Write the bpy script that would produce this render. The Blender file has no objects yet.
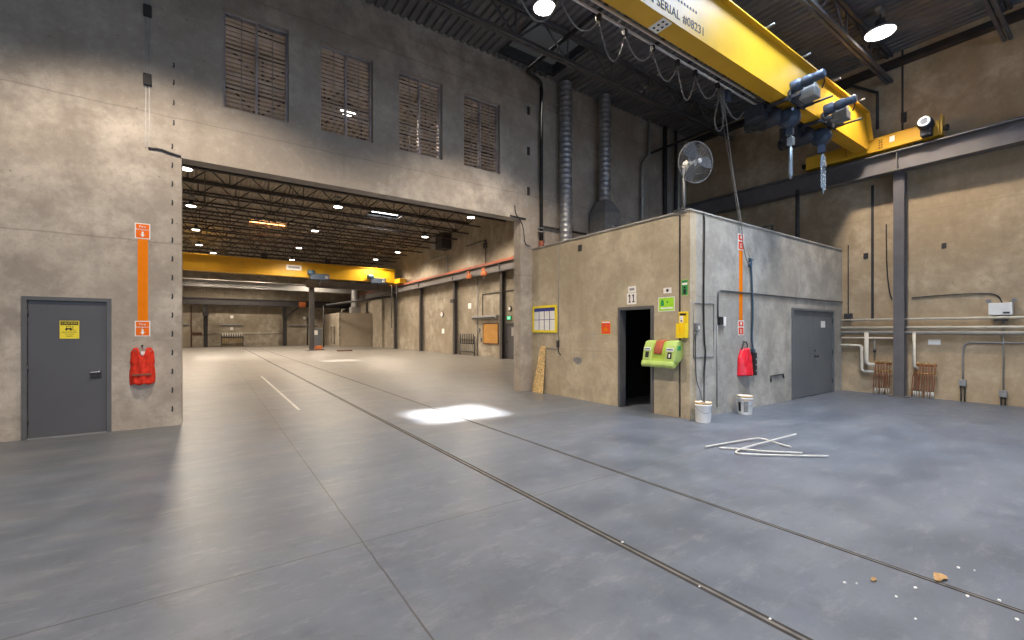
import bpy, bmesh, math, random
from mathutils import Vector, Matrix

random.seed(7)
SC = bpy.context.scene
COL = SC.collection
PI = math.pi

# ------------------------------------------------------------------ materials
def _new(name):
    m = bpy.data.materials.new(name)
    m.use_nodes = True
    nt = m.node_tree
    b = nt.nodes['Principled BSDF']
    return m, nt, b

def plain(name, col, rough=.5, metal=0., var=.12, scale=6., spec=.5, bump=0.):
    """painted / plastic / metal surface with a little procedural variation"""
    m, nt, b = _new(name)
    n = nt.nodes.new('ShaderNodeTexNoise'); n.inputs['Scale'].default_value = scale
    n.inputs['Detail'].default_value = 5
    tc = nt.nodes.new('ShaderNodeTexCoord')
    nt.links.new(tc.outputs['Object'], n.inputs['Vector'])
    r = nt.nodes.new('ShaderNodeValToRGB')
    r.color_ramp.elements[0].position = .3; r.color_ramp.elements[1].position = .7
    r.color_ramp.elements[0].color = [c * (1 - var) for c in col] + [1]
    r.color_ramp.elements[1].color = [min(1, c * (1 + var)) for c in col] + [1]
    nt.links.new(n.outputs['Fac'], r.inputs['Fac'])
    nt.links.new(r.outputs['Color'], b.inputs['Base Color'])
    b.inputs['Roughness'].default_value = rough
    b.inputs['Metallic'].default_value = metal
    b.inputs['Specular IOR Level'].default_value = spec
    if bump:
        bp = nt.nodes.new('ShaderNodeBump'); bp.inputs['Strength'].default_value = bump
        bp.inputs['Distance'].default_value = .02
        nt.links.new(n.outputs['Fac'], bp.inputs['Height'])
        nt.links.new(bp.outputs['Normal'], b.inputs['Normal'])
    return m

def glow(name, col, strength):
    m, nt, b = _new(name)
    b.inputs['Base Color'].default_value = (*col, 1)
    b.inputs['Emission Color'].default_value = (*col, 1)
    b.inputs['Emission Strength'].default_value = strength
    return m

def mixc(nt, fac, a, b, blend='MIX'):
    x = nt.nodes.new('ShaderNodeMix'); x.data_type = 'RGBA'; x.blend_type = blend
    for sock, v in ((x.inputs['Factor'], fac), (x.inputs['A'], a), (x.inputs['B'], b)):
        if isinstance(v, (int, float)): sock.default_value = v
        elif isinstance(v, tuple): sock.default_value = (*v, 1)
        else: nt.links.new(v, sock)
    return x.outputs['Result']

def noise(nt, vec, scale, detail=6, rough=.6, stretch=None):
    if stretch:
        mp = nt.nodes.new('ShaderNodeMapping'); mp.inputs['Scale'].default_value = stretch
        nt.links.new(vec, mp.inputs['Vector']); vec = mp.outputs['Vector']
    n = nt.nodes.new('ShaderNodeTexNoise')
    n.inputs['Scale'].default_value = scale; n.inputs['Detail'].default_value = detail
    n.inputs['Roughness'].default_value = rough
    nt.links.new(vec, n.inputs['Vector'])
    return n.outputs['Fac']

def ramp(nt, fac, p0, p1, c0=(0, 0, 0), c1=(1, 1, 1)):
    r = nt.nodes.new('ShaderNodeValToRGB')
    r.color_ramp.elements[0].position = p0; r.color_ramp.elements[1].position = p1
    r.color_ramp.elements[0].color = (*c0, 1); r.color_ramp.elements[1].color = (*c1, 1)
    nt.links.new(fac, r.inputs['Fac'])
    return r.outputs['Color']

def math_(nt, op, a, b=None):
    n = nt.nodes.new('ShaderNodeMath'); n.operation = op
    for i, v in enumerate((a, b)):
        if v is None: continue
        if isinstance(v, (int, float)): n.inputs[i].default_value = v
        else: nt.links.new(v, n.inputs[i])
    return n.outputs[0]

def concrete(name, base, light, stain, joints=(), rough=.85):
    m, nt, b = _new(name)
    tc = nt.nodes.new('ShaderNodeTexCoord'); v = tc.outputs['Object']
    big = noise(nt, v, .45, 4, .55)
    med = noise(nt, v, 1.7, 7, .65)
    drip = noise(nt, v, 1.3, 6, .6, (1.6, 1.6, .22))
    fine = noise(nt, v, 26, 4, .7)
    c = mixc(nt, ramp(nt, med, .40, .62), tuple(x * .86 for x in base), tuple(min(1, x * 1.10) for x in light))
    blot = noise(nt, v, .8, 8, .72)
    c = mixc(nt, ramp(nt, blot, .5, .72, (0, 0, 0), (.45, .45, .45)), c, tuple(x * .74 for x in base))
    c = mixc(nt, ramp(nt, big, .42, .62, (0, 0, 0), (.8, .8, .8)), c, stain)
    c = mixc(nt, ramp(nt, drip, .56, .8, (0, 0, 0), (.55, .55, .55)), c, tuple(x * .62 for x in stain))
    grit = noise(nt, v, 7, 10, .78)
    c = mixc(nt, ramp(nt, grit, .5, .66, (0, 0, 0), (.5, .5, .5)), c, tuple(x * .70 for x in base))
    c = mixc(nt, ramp(nt, grit, .30, .46, (.45, .45, .45), (0, 0, 0)), c, tuple(min(1, x * 1.22) for x in light))
    c = mixc(nt, ramp(nt, fine, .58, .72, (0, 0, 0), (.5, .5, .5)), c, tuple(x * .6 for x in base))
    sx = nt.nodes.new('ShaderNodeSeparateXYZ')
    wob = noise(nt, v, 2.0, 3, .5)
    nt.links.new(v, sx.inputs[0])
    for ax, pos, w in joints:      # lift joints and form lines left in the pour
        d = math_(nt, 'ABSOLUTE', math_(nt, 'SUBTRACT', math_(nt, 'ADD', sx.outputs[ax], math_(nt, 'MULTIPLY', wob, .06)), pos + .03))
        f = math_(nt, 'MULTIPLY', math_(nt, 'LESS_THAN', d, w), .4)
        c = mixc(nt, f, c, tuple(x * .45 for x in base))
    # small air holes
    vo = nt.nodes.new('ShaderNodeTexVoronoi'); vo.inputs['Scale'].default_value = 3.2
    nt.links.new(v, vo.inputs['Vector'])
    hole = math_(nt, 'LESS_THAN', vo.outputs['Distance'], .045)
    c = mixc(nt, math_(nt, 'MULTIPLY', hole, .55), c, tuple(x * .35 for x in base))
    nt.links.new(c, b.inputs['Base Color'])
    b.inputs['Roughness'].default_value = rough
    b.inputs['Specular IOR Level'].default_value = .25
    bp = nt.nodes.new('ShaderNodeBump'); bp.inputs['Strength'].default_value = .25
    bp.inputs['Distance'].default_value = .02
    nt.links.new(med, bp.inputs['Height']); nt.links.new(bp.outputs['Normal'], b.inputs['Normal'])
    return m

def floor_material():
    m, nt, b = _new('polished_slab')
    tc = nt.nodes.new('ShaderNodeTexCoord'); v = tc.outputs['Object']
    big = noise(nt, v, .35, 5, .6)
    med = noise(nt, v, 1.6, 8, .68)
    sweep = noise(nt, v, .9, 6, .6, (.35, 1.8, 1))
    fine = noise(nt, v, 14, 6, .7)
    c = mixc(nt, ramp(nt, med, .38, .64), FLOOR_A, FLOOR_B)
    c = mixc(nt, ramp(nt, sweep, .45, .72, (0, 0, 0), (.6, .6, .6)), c, FLOOR_C)
    c = mixc(nt, ramp(nt, big, .5, .7, (0, 0, 0), (.45, .45, .45)), c, FLOOR_D)
    c = mixc(nt, ramp(nt, fine, .6, .75, (0, 0, 0), (.22, .22, .22)), c, (.16, .15, .14))
    sx = nt.nodes.new('ShaderNodeSeparateXYZ'); nt.links.new(v, sx.inputs[0])
    # one slab: paler tan painted toward the hall stands in for its warm light
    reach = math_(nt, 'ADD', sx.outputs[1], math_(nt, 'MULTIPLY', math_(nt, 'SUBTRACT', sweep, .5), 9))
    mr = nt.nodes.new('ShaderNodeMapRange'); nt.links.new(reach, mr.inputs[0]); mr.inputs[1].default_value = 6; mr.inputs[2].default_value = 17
    hall_lit = mixc(nt, ramp(nt, med, .38, .64), (.165, .150, .128), (.225, .207, .180))
    c = mixc(nt, math_(nt, 'MULTIPLY', mr.outputs[0], .85), c, hall_lit)
    # scuffs
    sc_ = noise(nt, v, 2.4, 10, .78, (1, 2.6, 1))
    c = mixc(nt, ramp(nt, sc_, .52, .68, (0, 0, 0), (.42, .42, .42)), c, (.235, .245, .26))
    sc2 = noise(nt, v, 5.5, 9, .75)
    c = mixc(nt, ramp(nt, sc2, .55, .72, (0, 0, 0), (.5, .5, .5)), c, (.05, .054, .063))
    wob = noise(nt, v, 3.0, 3, .5)
    def line(ax, pos, w, amt, c):
        d = math_(nt, 'ABSOLUTE', math_(nt, 'SUBTRACT', math_(nt, 'ADD', sx.outputs[ax], math_(nt, 'MULTIPLY', wob, .02)), pos + .01))
        return mixc(nt, math_(nt, 'MULTIPLY', math_(nt, 'LESS_THAN', d, w), amt), c, (.035, .035, .035))
    c = line(0, .975, .006, .85, c)                 # saw cut running into the hall
    for k in range(0, 9):
        c = line(1, 3.45 + 6.05 * k, .006, .75, c)  # saw cuts on the column grid
    # curved tyre sweeps in the foreground
    for cx, cy, rad in ((-3.2, 1.2, 4.4), (-3.2, 1.2, 4.75), (-4.5, -1.0, 7.4)):
        dx = math_(nt, 'SUBTRACT', sx.outputs[0], cx); dy = math_(nt, 'SUBTRACT', sx.outputs[1], cy)
        rr = math_(nt, 'SQRT', math_(nt, 'ADD', math_(nt, 'MULTIPLY', dx, dx), math_(nt, 'MULTIPLY', dy, dy)))
        d = math_(nt, 'ABSOLUTE', math_(nt, 'SUBTRACT', rr, rad))
        f = math_(nt, 'MULTIPLY', math_(nt, 'LESS_THAN', d, .07), ramp(nt, fine, .4, .7, (0, 0, 0), (.3, .3, .3)))
        c = mixc(nt, f, c, (.12, .12, .12))
    nt.links.new(c, b.inputs['Base Color'])
    rg = ramp(nt, med, .25, .8, (FLOOR_R0,) * 3, (FLOOR_R1,) * 3)
    nt.links.new(rg, b.inputs['Roughness'])
    b.inputs['Specular IOR Level'].default_value = .5
    bp = nt.nodes.new('ShaderNodeBump'); bp.inputs['Strength'].default_value = .06
    bp.inputs['Distance'].default_value = .02
    nt.links.new(fine, bp.inputs['Height']); nt.links.new(bp.outputs['Normal'], b.inputs['Normal'])
    return m

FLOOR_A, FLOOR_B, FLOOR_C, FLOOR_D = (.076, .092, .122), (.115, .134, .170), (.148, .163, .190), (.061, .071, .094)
FLOOR_R0, FLOOR_R1 = .30, .52

M = {}
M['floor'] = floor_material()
M['conc_grey'] = concrete('cast_concrete_grey', (.385, .335, .285), (.475, .42, .36), (.325, .275, .225), ((2, 3.16, .012), (2, 5.35, .01), (2, 7.9, .012)))
M['conc_tan'] = concrete('cast_concrete_tan', (.44, .375, .275), (.53, .46, .345), (.39, .32, .225), ((1, 8.46, .008), (2, 1.18, .006)))
M['conc_blue'] = concrete('cast_concrete_room', (.37, .355, .325), (.46, .44, .40), (.33, .31, .275), ((2, 2.3, .005),))
M['conc_warm'] = concrete('cast_concrete_warm', (.42, .325, .215), (.50, .40, .275), (.37, .275, .17), ((1, 3.5, .012), (1, 9.55, .012), (1, 15.6, .012), (1, 21.6, .012), (2, 4.6, .006)))
M['conc_far'] = concrete('cast_concrete_hall', (.30, .26, .205), (.38, .34, .275), (.25, .21, .155), ((0, -.3, .02), (0, 6.9, .02), (2, 4.1, .02)))
M['deck'] = plain('roof_deck_steel', (.15, .145, .15), .6, 0, .2, 1.5)
M['deck_hall'] = plain('roof_deck_steel_lit', (.27, .23, .185), .6, 0, .2, 1.5)  # same deck as the near bay, paled to stand in for hall uplight
M['joist_near'] = plain('joist_primer_grey', (.10, .096, .10), .6, .1, .2, 4)
M['joist'] = plain('joist_primer', (.05, .042, .04), .6, .2, .2, 4)
M['door_grey'] = plain('door_paint_grey', (.085, .083, .090), .45, 0, .06, 2)
M['door_blue'] = plain('door_paint_slate', (.13, .145, .16), .5, 0, .08, 2)
M['frame_grey'] = plain('frame_paint_grey', (.10, .10, .105), .5, 0, .08, 5)
M['black'] = plain('black_rubber', (.018, .018, .02), .6, 0, .2, 8)
M['dark'] = plain('dark_steel', (.045, .043, .045), .65, 0, .25, 6, .3)
M['sprinkler'] = plain('sprinkler_pipe_black', (.04, .038, .038), .95, 0, .25, 6, .05)
M['dark_brown'] = plain('rusted_steel', (.10, .045, .025), .75, .2, .35, 12)
M['steel'] = plain('galvanised_steel', (.33, .33, .34), .45, .6, .18, 9)
M['steel_dull'] = plain('dull_zinc', (.30, .30, .30), .55, .5, .15, 9)
M['chrome'] = plain('brushed_chrome', (.62, .62, .63), .25, 1, .08, 30)
M['pipe'] = plain('pipe_insulation', (.58, .54, .46), .6, 0, .14, 9)
M['pipe_grey'] = plain('pipe_painted_grey', (.40, .39, .37), .45, .3, .14, 9)
M['column'] = plain('column_paint_grey', (.135, .125, .125), .5, .1, .12, 3)
M['column_dark'] = plain('column_paint_dark', (.06, .055, .055), .5, 0, .15, 3)
M['yellow'] = plain('crane_yellow', (.62, .345, .022), .34, 0, .08, 2.5)
M['yellow_hall'] = plain('crane_yellow_hall', (.50, .28, .006), .4, 0, .1, 1.5)
M['motor'] = plain('motor_blue_grey', (.042, .062, .10), .5, 0, .2, 9)
M['motor_dark'] = plain('hoist_black', (.026, .030, .042), .5, 0, .25, 9)
M['track'] = plain('festoon_bar_zinc', (.55, .56, .58), .5, 0, .1, 9)
M['chain'] = plain('zinc_chain', (.40, .47, .53), .4, .7, .15, 20)
M['white'] = plain('white_paint', (.78, .77, .74), .45, 0, .05, 9)
M['paper'] = plain('white_paper', (.8, .79, .77), .8, 0, .04, 9)
M['ink'] = plain('black_ink', (.012, .012, .012), .7, 0, .1, 20)
M['orange'] = plain('orange_paint', (.78, .20, .0), .7, 0, .06, 5, .2)
M['orange_sign'] = plain('orange_vinyl', (.80, .15, .008), .7, 0, .06, 9, .2)
M['red'] = plain('red_cloth', (.60, .03, .012), .75, 0, .25, 14, .3, .3)
M['pink_red'] = plain('glossy_red_cover', (.75, .018, .035), .32, 0, .2, 9, .5, .4)
M['red_sign'] = plain('red_vinyl', (.75, .07, .02), .5, 0, .08, 9)
M['rust_red'] = plain('oxide_red_paint', (.26, .07, .035), .6, 0, .2, 3)
M['yel_sign'] = plain('yellow_vinyl', (.85, .68, .03), .5, 0, .04, 9)
M['yel_box'] = plain('yellow_plastic', (.85, .62, .02), .4, 0, .05, 9)
M['green_sign'] = plain('green_vinyl', (.02, .30, .09), .5, 0, .08, 9)
M['lime_sign'] = plain('lime_vinyl', (.36, .72, .03), .5, 0, .12, 20)
M['lime'] = plain('lime_plastic', (.29, .42, .055), .35, 0, .12, 7)
M['lime_pale'] = plain('lime_clear_plastic', (.36, .48, .14), .3, 0, .12, 7)
M['brown_clear'] = plain('amber_plastic', (.38, .10, .055), .2, 0, .25, 9)
M['blue_ink'] = plain('blue_ink', (.03, .045, .25), .6, 0, .1, 9)
M['osb'] = plain('strand_board', (.60, .42, .19), .8, 0, .5, 22)
M['ply'] = plain('plywood_amber', (.42, .21, .045), .6, 0, .12, 3)
M['copper'] = plain('copper_tube', (.30, .105, .045), .5, .2, .3, 14)
M['brass'] = plain('brass_fitting', (.50, .33, .12), .4, .6, .2, 14)
M['bucket'] = plain('white_pail_plastic', (.86, .86, .85), .4, 0, .04, 9)
M['bucket_dirty'] = plain('stained_pail_rim', (.55, .38, .18), .6, 0, .3, 14)
M['cable'] = plain('grey_cable', (.19, .18, .17), .5, 0, .1, 9)
M['cable_blue'] = plain('blue_cable', (.03, .07, .11), .5, 0, .1, 9)
M['pvc'] = plain('white_pvc', (.52, .52, .50), .4, 0, .06, 9)
M['leaf'] = plain('dry_leaf', (.36, .22, .09), .8, 0, .25, 30)
M['louver'] = plain('louver_aluminium', (.40, .365, .37), .5, .3, .3, 3)
M['rail'] = plain('floor_rail_steel', (.16, .15, .14), .45, .6, .3, 8)
M['groove'] = plain('groove_dirt', (.03, .028, .025), .9, 0, .3, 8)
M['dash'] = plain('worn_white_line', (.52, .51, .49), .7, 0, .25, 12)
M['lens'] = glow('lamp_lens', (1., .95, .88), 9)
M['hoist_orange'] = plain('faded_hoist_orange', (.42, .12, .03), .6, 0, .2, 6)
M['exit'] = glow('exit_lamp_green', (.10, .75, .42), .9)
M['tan_panel'] = plain('hall_panel', (.40, .34, .27), .8, 0, .1, 1)
M['curb'] = plain('skylight_curb', (.025, .025, .025), .8, 0, .1, 3)

def glazing(name, col, clear):
    m = bpy.data.materials.new(name); m.use_nodes = True
    nt = m.node_tree; nt.nodes.clear()
    o = nt.nodes.new('ShaderNodeOutputMaterial'); mx = nt.nodes.new('ShaderNodeMixShader')
    t = nt.nodes.new('ShaderNodeBsdfTransparent'); tl = nt.nodes.new('ShaderNodeBsdfTranslucent')
    tl.inputs['Color'].default_value = (*col, 1); t.inputs['Color'].default_value = (1, 1, 1, 1)
    mx.inputs[0].default_value = 1 - clear
    nt.links.new(t.outputs[0], mx.inputs[1]); nt.links.new(tl.outputs[0], mx.inputs[2])
    nt.links.new(mx.outputs[0], o.inputs[0])
    return m
M['sky_white'] = glazing('skylight_sheet_clear', (.9, .92, .95), .5)
M['sky_blue'] = glazing('added_sheet_opal', (.7, .8, 1), 0)
M['sky_tan'] = glazing('skylight_sheet_aged', (.80, .42, .16), .30)

# ------------------------------------------------------------------ mesh kit
class MB:
    def __init__(self): self.v, self.f, self.sm = [], [], []
    def add(self, vs, fs, smooth=False):
        n = len(self.v); self.v += [tuple(p) for p in vs]
        for f in fs: self.f.append(tuple(i + n for i in f)); self.sm.append(smooth)
        return self
    def box(self, x0, x1, y0, y1, z0, z1):
        vs = [(x, y, z) for x in (x0, x1) for y in (y0, y1) for z in (z0, z1)]
        return self.add(vs, [(0, 1, 3, 2), (4, 6, 7, 5), (0, 4, 5, 1), (2, 3, 7, 6), (0, 2, 6, 4), (1, 5, 7, 3)])
    def bevbox(self, x0, x1, y0, y1, z0, z1, b=.01):
        bm = bmesh.new(); bmesh.ops.create_cube(bm, size=1)
        for v in bm.verts:
            v.co = Vector(((x0 + x1) / 2 + v.co.x * (x1 - x0), (y0 + y1) / 2 + v.co.y * (y1 - y0), (z0 + z1) / 2 + v.co.z * (z1 - z0)))
        bmesh.ops.bevel(bm, geom=bm.edges[:], offset=b, segments=2, affect='EDGES', profile=.5)
        bm.verts.index_update()
        self.add([v.co[:] for v in bm.verts], [[v.index for v in f.verts] for f in bm.faces]); bm.free()
        return self
    def tube(self, pts, r, n=8, cap=True, smooth=True):
        pts = [Vector(p) for p in pts]; rings = []
        rs = r if isinstance(r, (list, tuple)) else [r] * len(pts)
        t0 = (pts[1] - pts[0]).normalized()
        up = Vector((0, 0, 1)) if abs(t0.z) < .9 else Vector((1, 0, 0))
        a = t0.cross(up).normalized(); vs = []
        for i, p in enumerate(pts):
            if i == 0: t = pts[1] - pts[0]
            elif i == len(pts) - 1: t = pts[-1] - pts[-2]
            else: t = (pts[i + 1] - p).normalized() + (p - pts[i - 1]).normalized()
            t = t.normalized() if t.length > 1e-9 else t0
            a = (a - t * a.dot(t)); a = a.normalized() if a.length > 1e-6 else t.orthogonal().normalized()
            b = t.cross(a)
            for k in range(n):
                an = 2 * PI * k / n
                vs.append(p + (a * math.cos(an) + b * math.sin(an)) * rs[i])
        fs = []
        for i in range(len(pts) - 1):
            for k in range(n):
                fs.append((i * n + k, i * n + (k + 1) % n, (i + 1) * n + (k + 1) % n, (i + 1) * n + k))
        self.add(vs, fs, smooth)
        if cap:
            m = len(self.v) - len(vs)
            self.f.append(tuple(m + k for k in reversed(range(n)))); self.sm.append(False)
            m2 = m + (len(pts) - 1) * n
            self.f.append(tuple(m2 + k for k in range(n))); self.sm.append(False)
        return self
    def lathe(self, prof, c, axis=(0, 0, 1), n=20, smooth=True):
        """prof: (radius, height) list along axis from c"""
        ax = Vector(axis).normalized(); a = ax.orthogonal().normalized(); b = ax.cross(a); c = Vector(c)
        vs = [c + ax * h + (a * math.cos(2 * PI * k / n) + b * math.sin(2 * PI * k / n)) * max(r, 1e-4) for r, h in prof for k in range(n)]
        fs = [(i * n + k, i * n + (k + 1) % n, (i + 1) * n + (k + 1) % n, (i + 1) * n + k) for i in range(len(prof) - 1) for k in range(n)]
        self.add(vs, fs, smooth)
        m = len(self.v) - len(vs)
        self.f.append(tuple(m + k for k in reversed(range(n)))); self.sm.append(False)
        m2 = m + (len(prof) - 1) * n
        self.f.append(tuple(m2 + k for k in range(n))); self.sm.append(False)
        return self
    def prism(self, poly, d0, d1, plane='xz'):
        """extrude a 2-D polygon; plane 'xz' extrudes along y, 'yz' along x, 'xy' along z"""
        def P(a, b, d): return {'xz': (a, d, b), 'yz': (d, a, b), 'xy': (a, b, d)}[plane]
        n = len(poly)
        vs = [P(a, b, d0) for a, b in poly] + [P(a, b, d1) for a, b in poly]
        return self.add(vs, [tuple(range(n)), tuple(range(2 * n - 1, n - 1, -1))] + [(k, (k + 1) % n, n + (k + 1) % n, n + k) for k in range(n)])
    def build(self, name, mat, parent=None, loc=None, fix=True):
        if parent is not None:
            off = Vector(parent.get('_o', (0, 0, 0)))
        elif loc is not None: off = Vector(loc)
        else:
            xs, ys, zs = zip(*self.v)
            off = Vector(((min(xs) + max(xs)) / 2, (min(ys) + max(ys)) / 2, min(zs)))
        me = bpy.data.meshes.new(name)
        me.from_pydata([Vector(p) - off for p in self.v], [], self.f)
        me.polygons.foreach_set('use_smooth', self.sm)
        if fix:
            bm = bmesh.new(); bm.from_mesh(me); bmesh.ops.recalc_face_normals(bm, faces=bm.faces[:]); bm.to_mesh(me); bm.free()
        me.materials.append(M[mat]); me.update()
        o = bpy.data.objects.new(name, me); COL.objects.link(o)
        if parent is not None: o.parent = parent; o['_o'] = off[:]
        else: o.location = off; o['_o'] = off[:]
        return o

def grid_wall(name, mat, plane, d0, d1, cuts_a, cuts_b, open_):
    """a wall slab with rectangular openings; open_(a, b) is true at the centre of an open cell"""
    A, B = sorted(set(cuts_a)), sorted(set(cuts_b))
    fil = [[not open_((A[i] + A[i + 1]) / 2, (B[j] + B[j + 1]) / 2) for j in range(len(B) - 1)] for i in range(len(A) - 1)]
    def P(a, b, d): return {'xz': (a, d, b), 'yz': (d, a, b), 'xy': (a, b, d)}[plane]
    vs, idx, fs = [], {}, []
    def V(i, j, k):
        if (i, j, k) not in idx: idx[(i, j, k)] = len(vs); vs.append(P(A[i], B[j], (d0, d1)[k]))
        return idx[(i, j, k)]
    F = lambda i, j: 0 <= i < len(A) - 1 and 0 <= j < len(B) - 1 and fil[i][j]
    for i in range(len(A) - 1):
        for j in range(len(B) - 1):
            if not F(i, j): continue
            fs.append((V(i, j, 0), V(i + 1, j, 0), V(i + 1, j + 1, 0), V(i, j + 1, 0)))
            fs.append((V(i, j, 1), V(i, j + 1, 1), V(i + 1, j + 1, 1), V(i + 1, j, 1)))
            for di, dj, e in ((-1, 0, ((i, j), (i, j + 1))), (1, 0, ((i + 1, j), (i + 1, j + 1))), (0, -1, ((i, j), (i + 1, j))), (0, 1, ((i, j + 1), (i + 1, j + 1)))):
                if not F(i + di, j + dj):
                    (p, q), (r, s) = e
                    fs.append((V(p, q, 0), V(r, s, 0), V(r, s, 1), V(p, q, 1)))
    mb = MB(); mb.add(vs, fs)
    o = mb.build(name, mat, loc=(0, 0, 0)); o['kind'] = 'structure'
    return o

def struct(o): o['kind'] = 'structure'; return o
def tag(o, label, cat, group=None):
    o['label'] = label; o['category'] = cat
    if group: o['group'] = group
    return o
def thing(name, loc, label, cat, group=None):
    o = bpy.data.objects.new(name, None); COL.objects.link(o); o.location = loc; o['_o'] = tuple(loc)
    o.empty_display_size = .1
    return tag(o, label, cat, group)
def dup(root, loc, label=None):
    r = root.copy(); COL.objects.link(r); r.location = loc
    if label: r['label'] = label
    for ch in list(root.children):
        c = ch.copy(); COL.objects.link(c); c.parent = r
        for g in list(ch.children):
            d = g.copy(); COL.objects.link(d); d.parent = c
    return r

_font_cache = {}
def lettering(name, s, size, centre, right, up, mat, parent, depth=.002, maxw=None):
    """flat letters as mesh, centred at a point, standing on a surface whose outward normal is right x up"""
    cu = bpy.data.curves.new('t', 'FONT'); cu.body = s; cu.size = size; cu.align_x = 'CENTER'; cu.align_y = 'CENTER'
    cu.extrude = depth / 2; cu.resolution_u = 3
    tmp = bpy.data.objects.new('t', cu); COL.objects.link(tmp)
    dg = bpy.context.evaluated_depsgraph_get(); dg.update()
    me = bpy.data.meshes.new_from_object(tmp.evaluated_get(dg)); me.name = name
    bpy.data.objects.remove(tmp); bpy.data.curves.remove(cu)
    r, u = Vector(right).normalized(), Vector(up).normalized(); n = r.cross(u)
    k = 1
    xs = [v.co.x for v in me.vertices]
    if maxw and xs and max(xs) - min(xs) > maxw: k = maxw / (max(xs) - min(xs))
    off = Vector(parent.get('_o', (0, 0, 0)))
    for v in me.vertices: v.co = Vector(centre) + r * v.co.x * k + u * v.co.y + n * v.co.z - off
    me.materials.clear(); me.materials.append(M[mat])
    o = bpy.data.objects.new(name, me); COL.objects.link(o); o.parent = parent; o['_o'] = off[:]
    return o

def arc(p0, p1, sag, n=12):
    p0, p1 = Vector(p0), Vector(p1)
    return [p0.lerp(p1, i / n) - Vector((0, 0, sag * 4 * (i / n) * (1 - i / n))) for i in range(n + 1)]
def smooth(pts, it=2):
    pts = [Vector(p) for p in pts]
    for _ in range(it):
        q = [pts[0]]
        for a, b in zip(pts, pts[1:]): q += [a.lerp(b, .25), a.lerp(b, .75)]
        pts = q + [pts[-1]]
    return pts

# ------------------------------------------------------------------ the place: plan and levels (metres)
YA = 9.58          # face of the wall with the big opening
XR = 14.43         # right-hand wall
XB, YB, ZB = 7.29, 4.77, 3.87   # concrete room in the corner: its two visible faces and its top
ZD = 8.75          # underside of roof deck
X0, Y0, Y1 = -9.0, -8.0, 55.4   # left wall, wall behind the camera, far wall of the hall

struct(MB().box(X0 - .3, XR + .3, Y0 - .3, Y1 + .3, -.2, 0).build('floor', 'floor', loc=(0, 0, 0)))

# wall with the opening, the grey door and four louvred windows
WX = [(.199, 1.273), (1.855, 2.926), (3.519, 4.593), (5.172, 6.242)]
WZ = (5.747, 7.573)
OX, OZ = (-.412, 6.90), 4.667
DX, DZ = (-2.30, -1.35), 2.14
def op_a(x, z):
    if OX[0] < x < OX[1] and z < OZ: return True
    if DX[0] < x < DX[1] and z < DZ: return True
    return any(a < x < b and WZ[0] < z < WZ[1] for a, b in WX)
grid_wall('wall_back', 'conc_grey', 'xz', YA, YA + .32, [X0, XR + .3, *OX, *DX] + [x for w in WX for x in w], [0, OZ, DZ, *WZ, ZD + .05], op_a)
struct(MB().box(XR, XR + .3, Y0, YA + .1, 0, ZD + .05).build('wall_right', 'conc_warm', loc=(0, 0, 0)))
struct(MB().box(XR, XR + .3, YA + .1, Y1, 0, ZD + .05).build('wall_right_hall', 'conc_far', loc=(0, 0, 0)))
struct(MB().box(X0 - .3, X0, Y0, Y1, 0, ZD + .05).build('wall_left', 'conc_grey', loc=(0, 0, 0)))
struct(MB().box(X0, XR, Y1, Y1 + .3, 0, ZD + .05).build('wall_far', 'conc_far', loc=(0, 0, 0)))
# wall behind the camera with an open roller door to daylight
RD = (-6.5, 9.5, 5.4)
grid_wall('wall_front', 'conc_grey', 'xz', Y0 - .3, Y0, [X0, RD[0], RD[1], XR], [0, RD[2], ZD + .05], lambda x, z: RD[0] < x < RD[1] and z < RD[2])
# room behind the closed grey door
struct(MB().box(DX[0] - .6, DX[1] + .5, YA + 1.6, YA + 1.7, 0, 2.6).build('wall_closet', 'conc_grey', loc=(0, 0, 0)))

# corner room
RDY = (5.59, 6.46); RDZ = 2.12
grid_wall('wall_room_left', 'conc_tan', 'yz', XB, XB + .2, [YB, YA, *RDY], [0, RDZ, ZB], lambda y, z: RDY[0] < y < RDY[1] and z < RDZ)
DDX = (11.40, 13.80); DDZ = 2.17
grid_wall('wall_room_front', 'conc_blue', 'xz', YB, YB + .2, [XB + .2, XR, *DDX], [0, DDZ, ZB], lambda x, z: DDX[0] < x < DDX[1] and z < DDZ)
struct(MB().box(XB + .2, XR, YB + .2, YA, ZB - .2, ZB - .01).build('ceiling_room', 'conc_tan', loc=(0, 0, 0)))
struct(MB().box(XB - .02, XR, YB - .02, YB + .22, ZB, ZB + .03).box(XB - .02, XB + .22, YB + .22, YA, ZB, ZB + .03).build('trim_room_cap', 'conc_blue', loc=(0, 0, 0)))
struct(MB().box(XB + .2, XR, 7.2, 7.3, 0, ZB - .2).build('wall_room_inner', 'black', loc=(0, 0, 0)))  # inner wall made black to stand in for the unlit room's darkness

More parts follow.
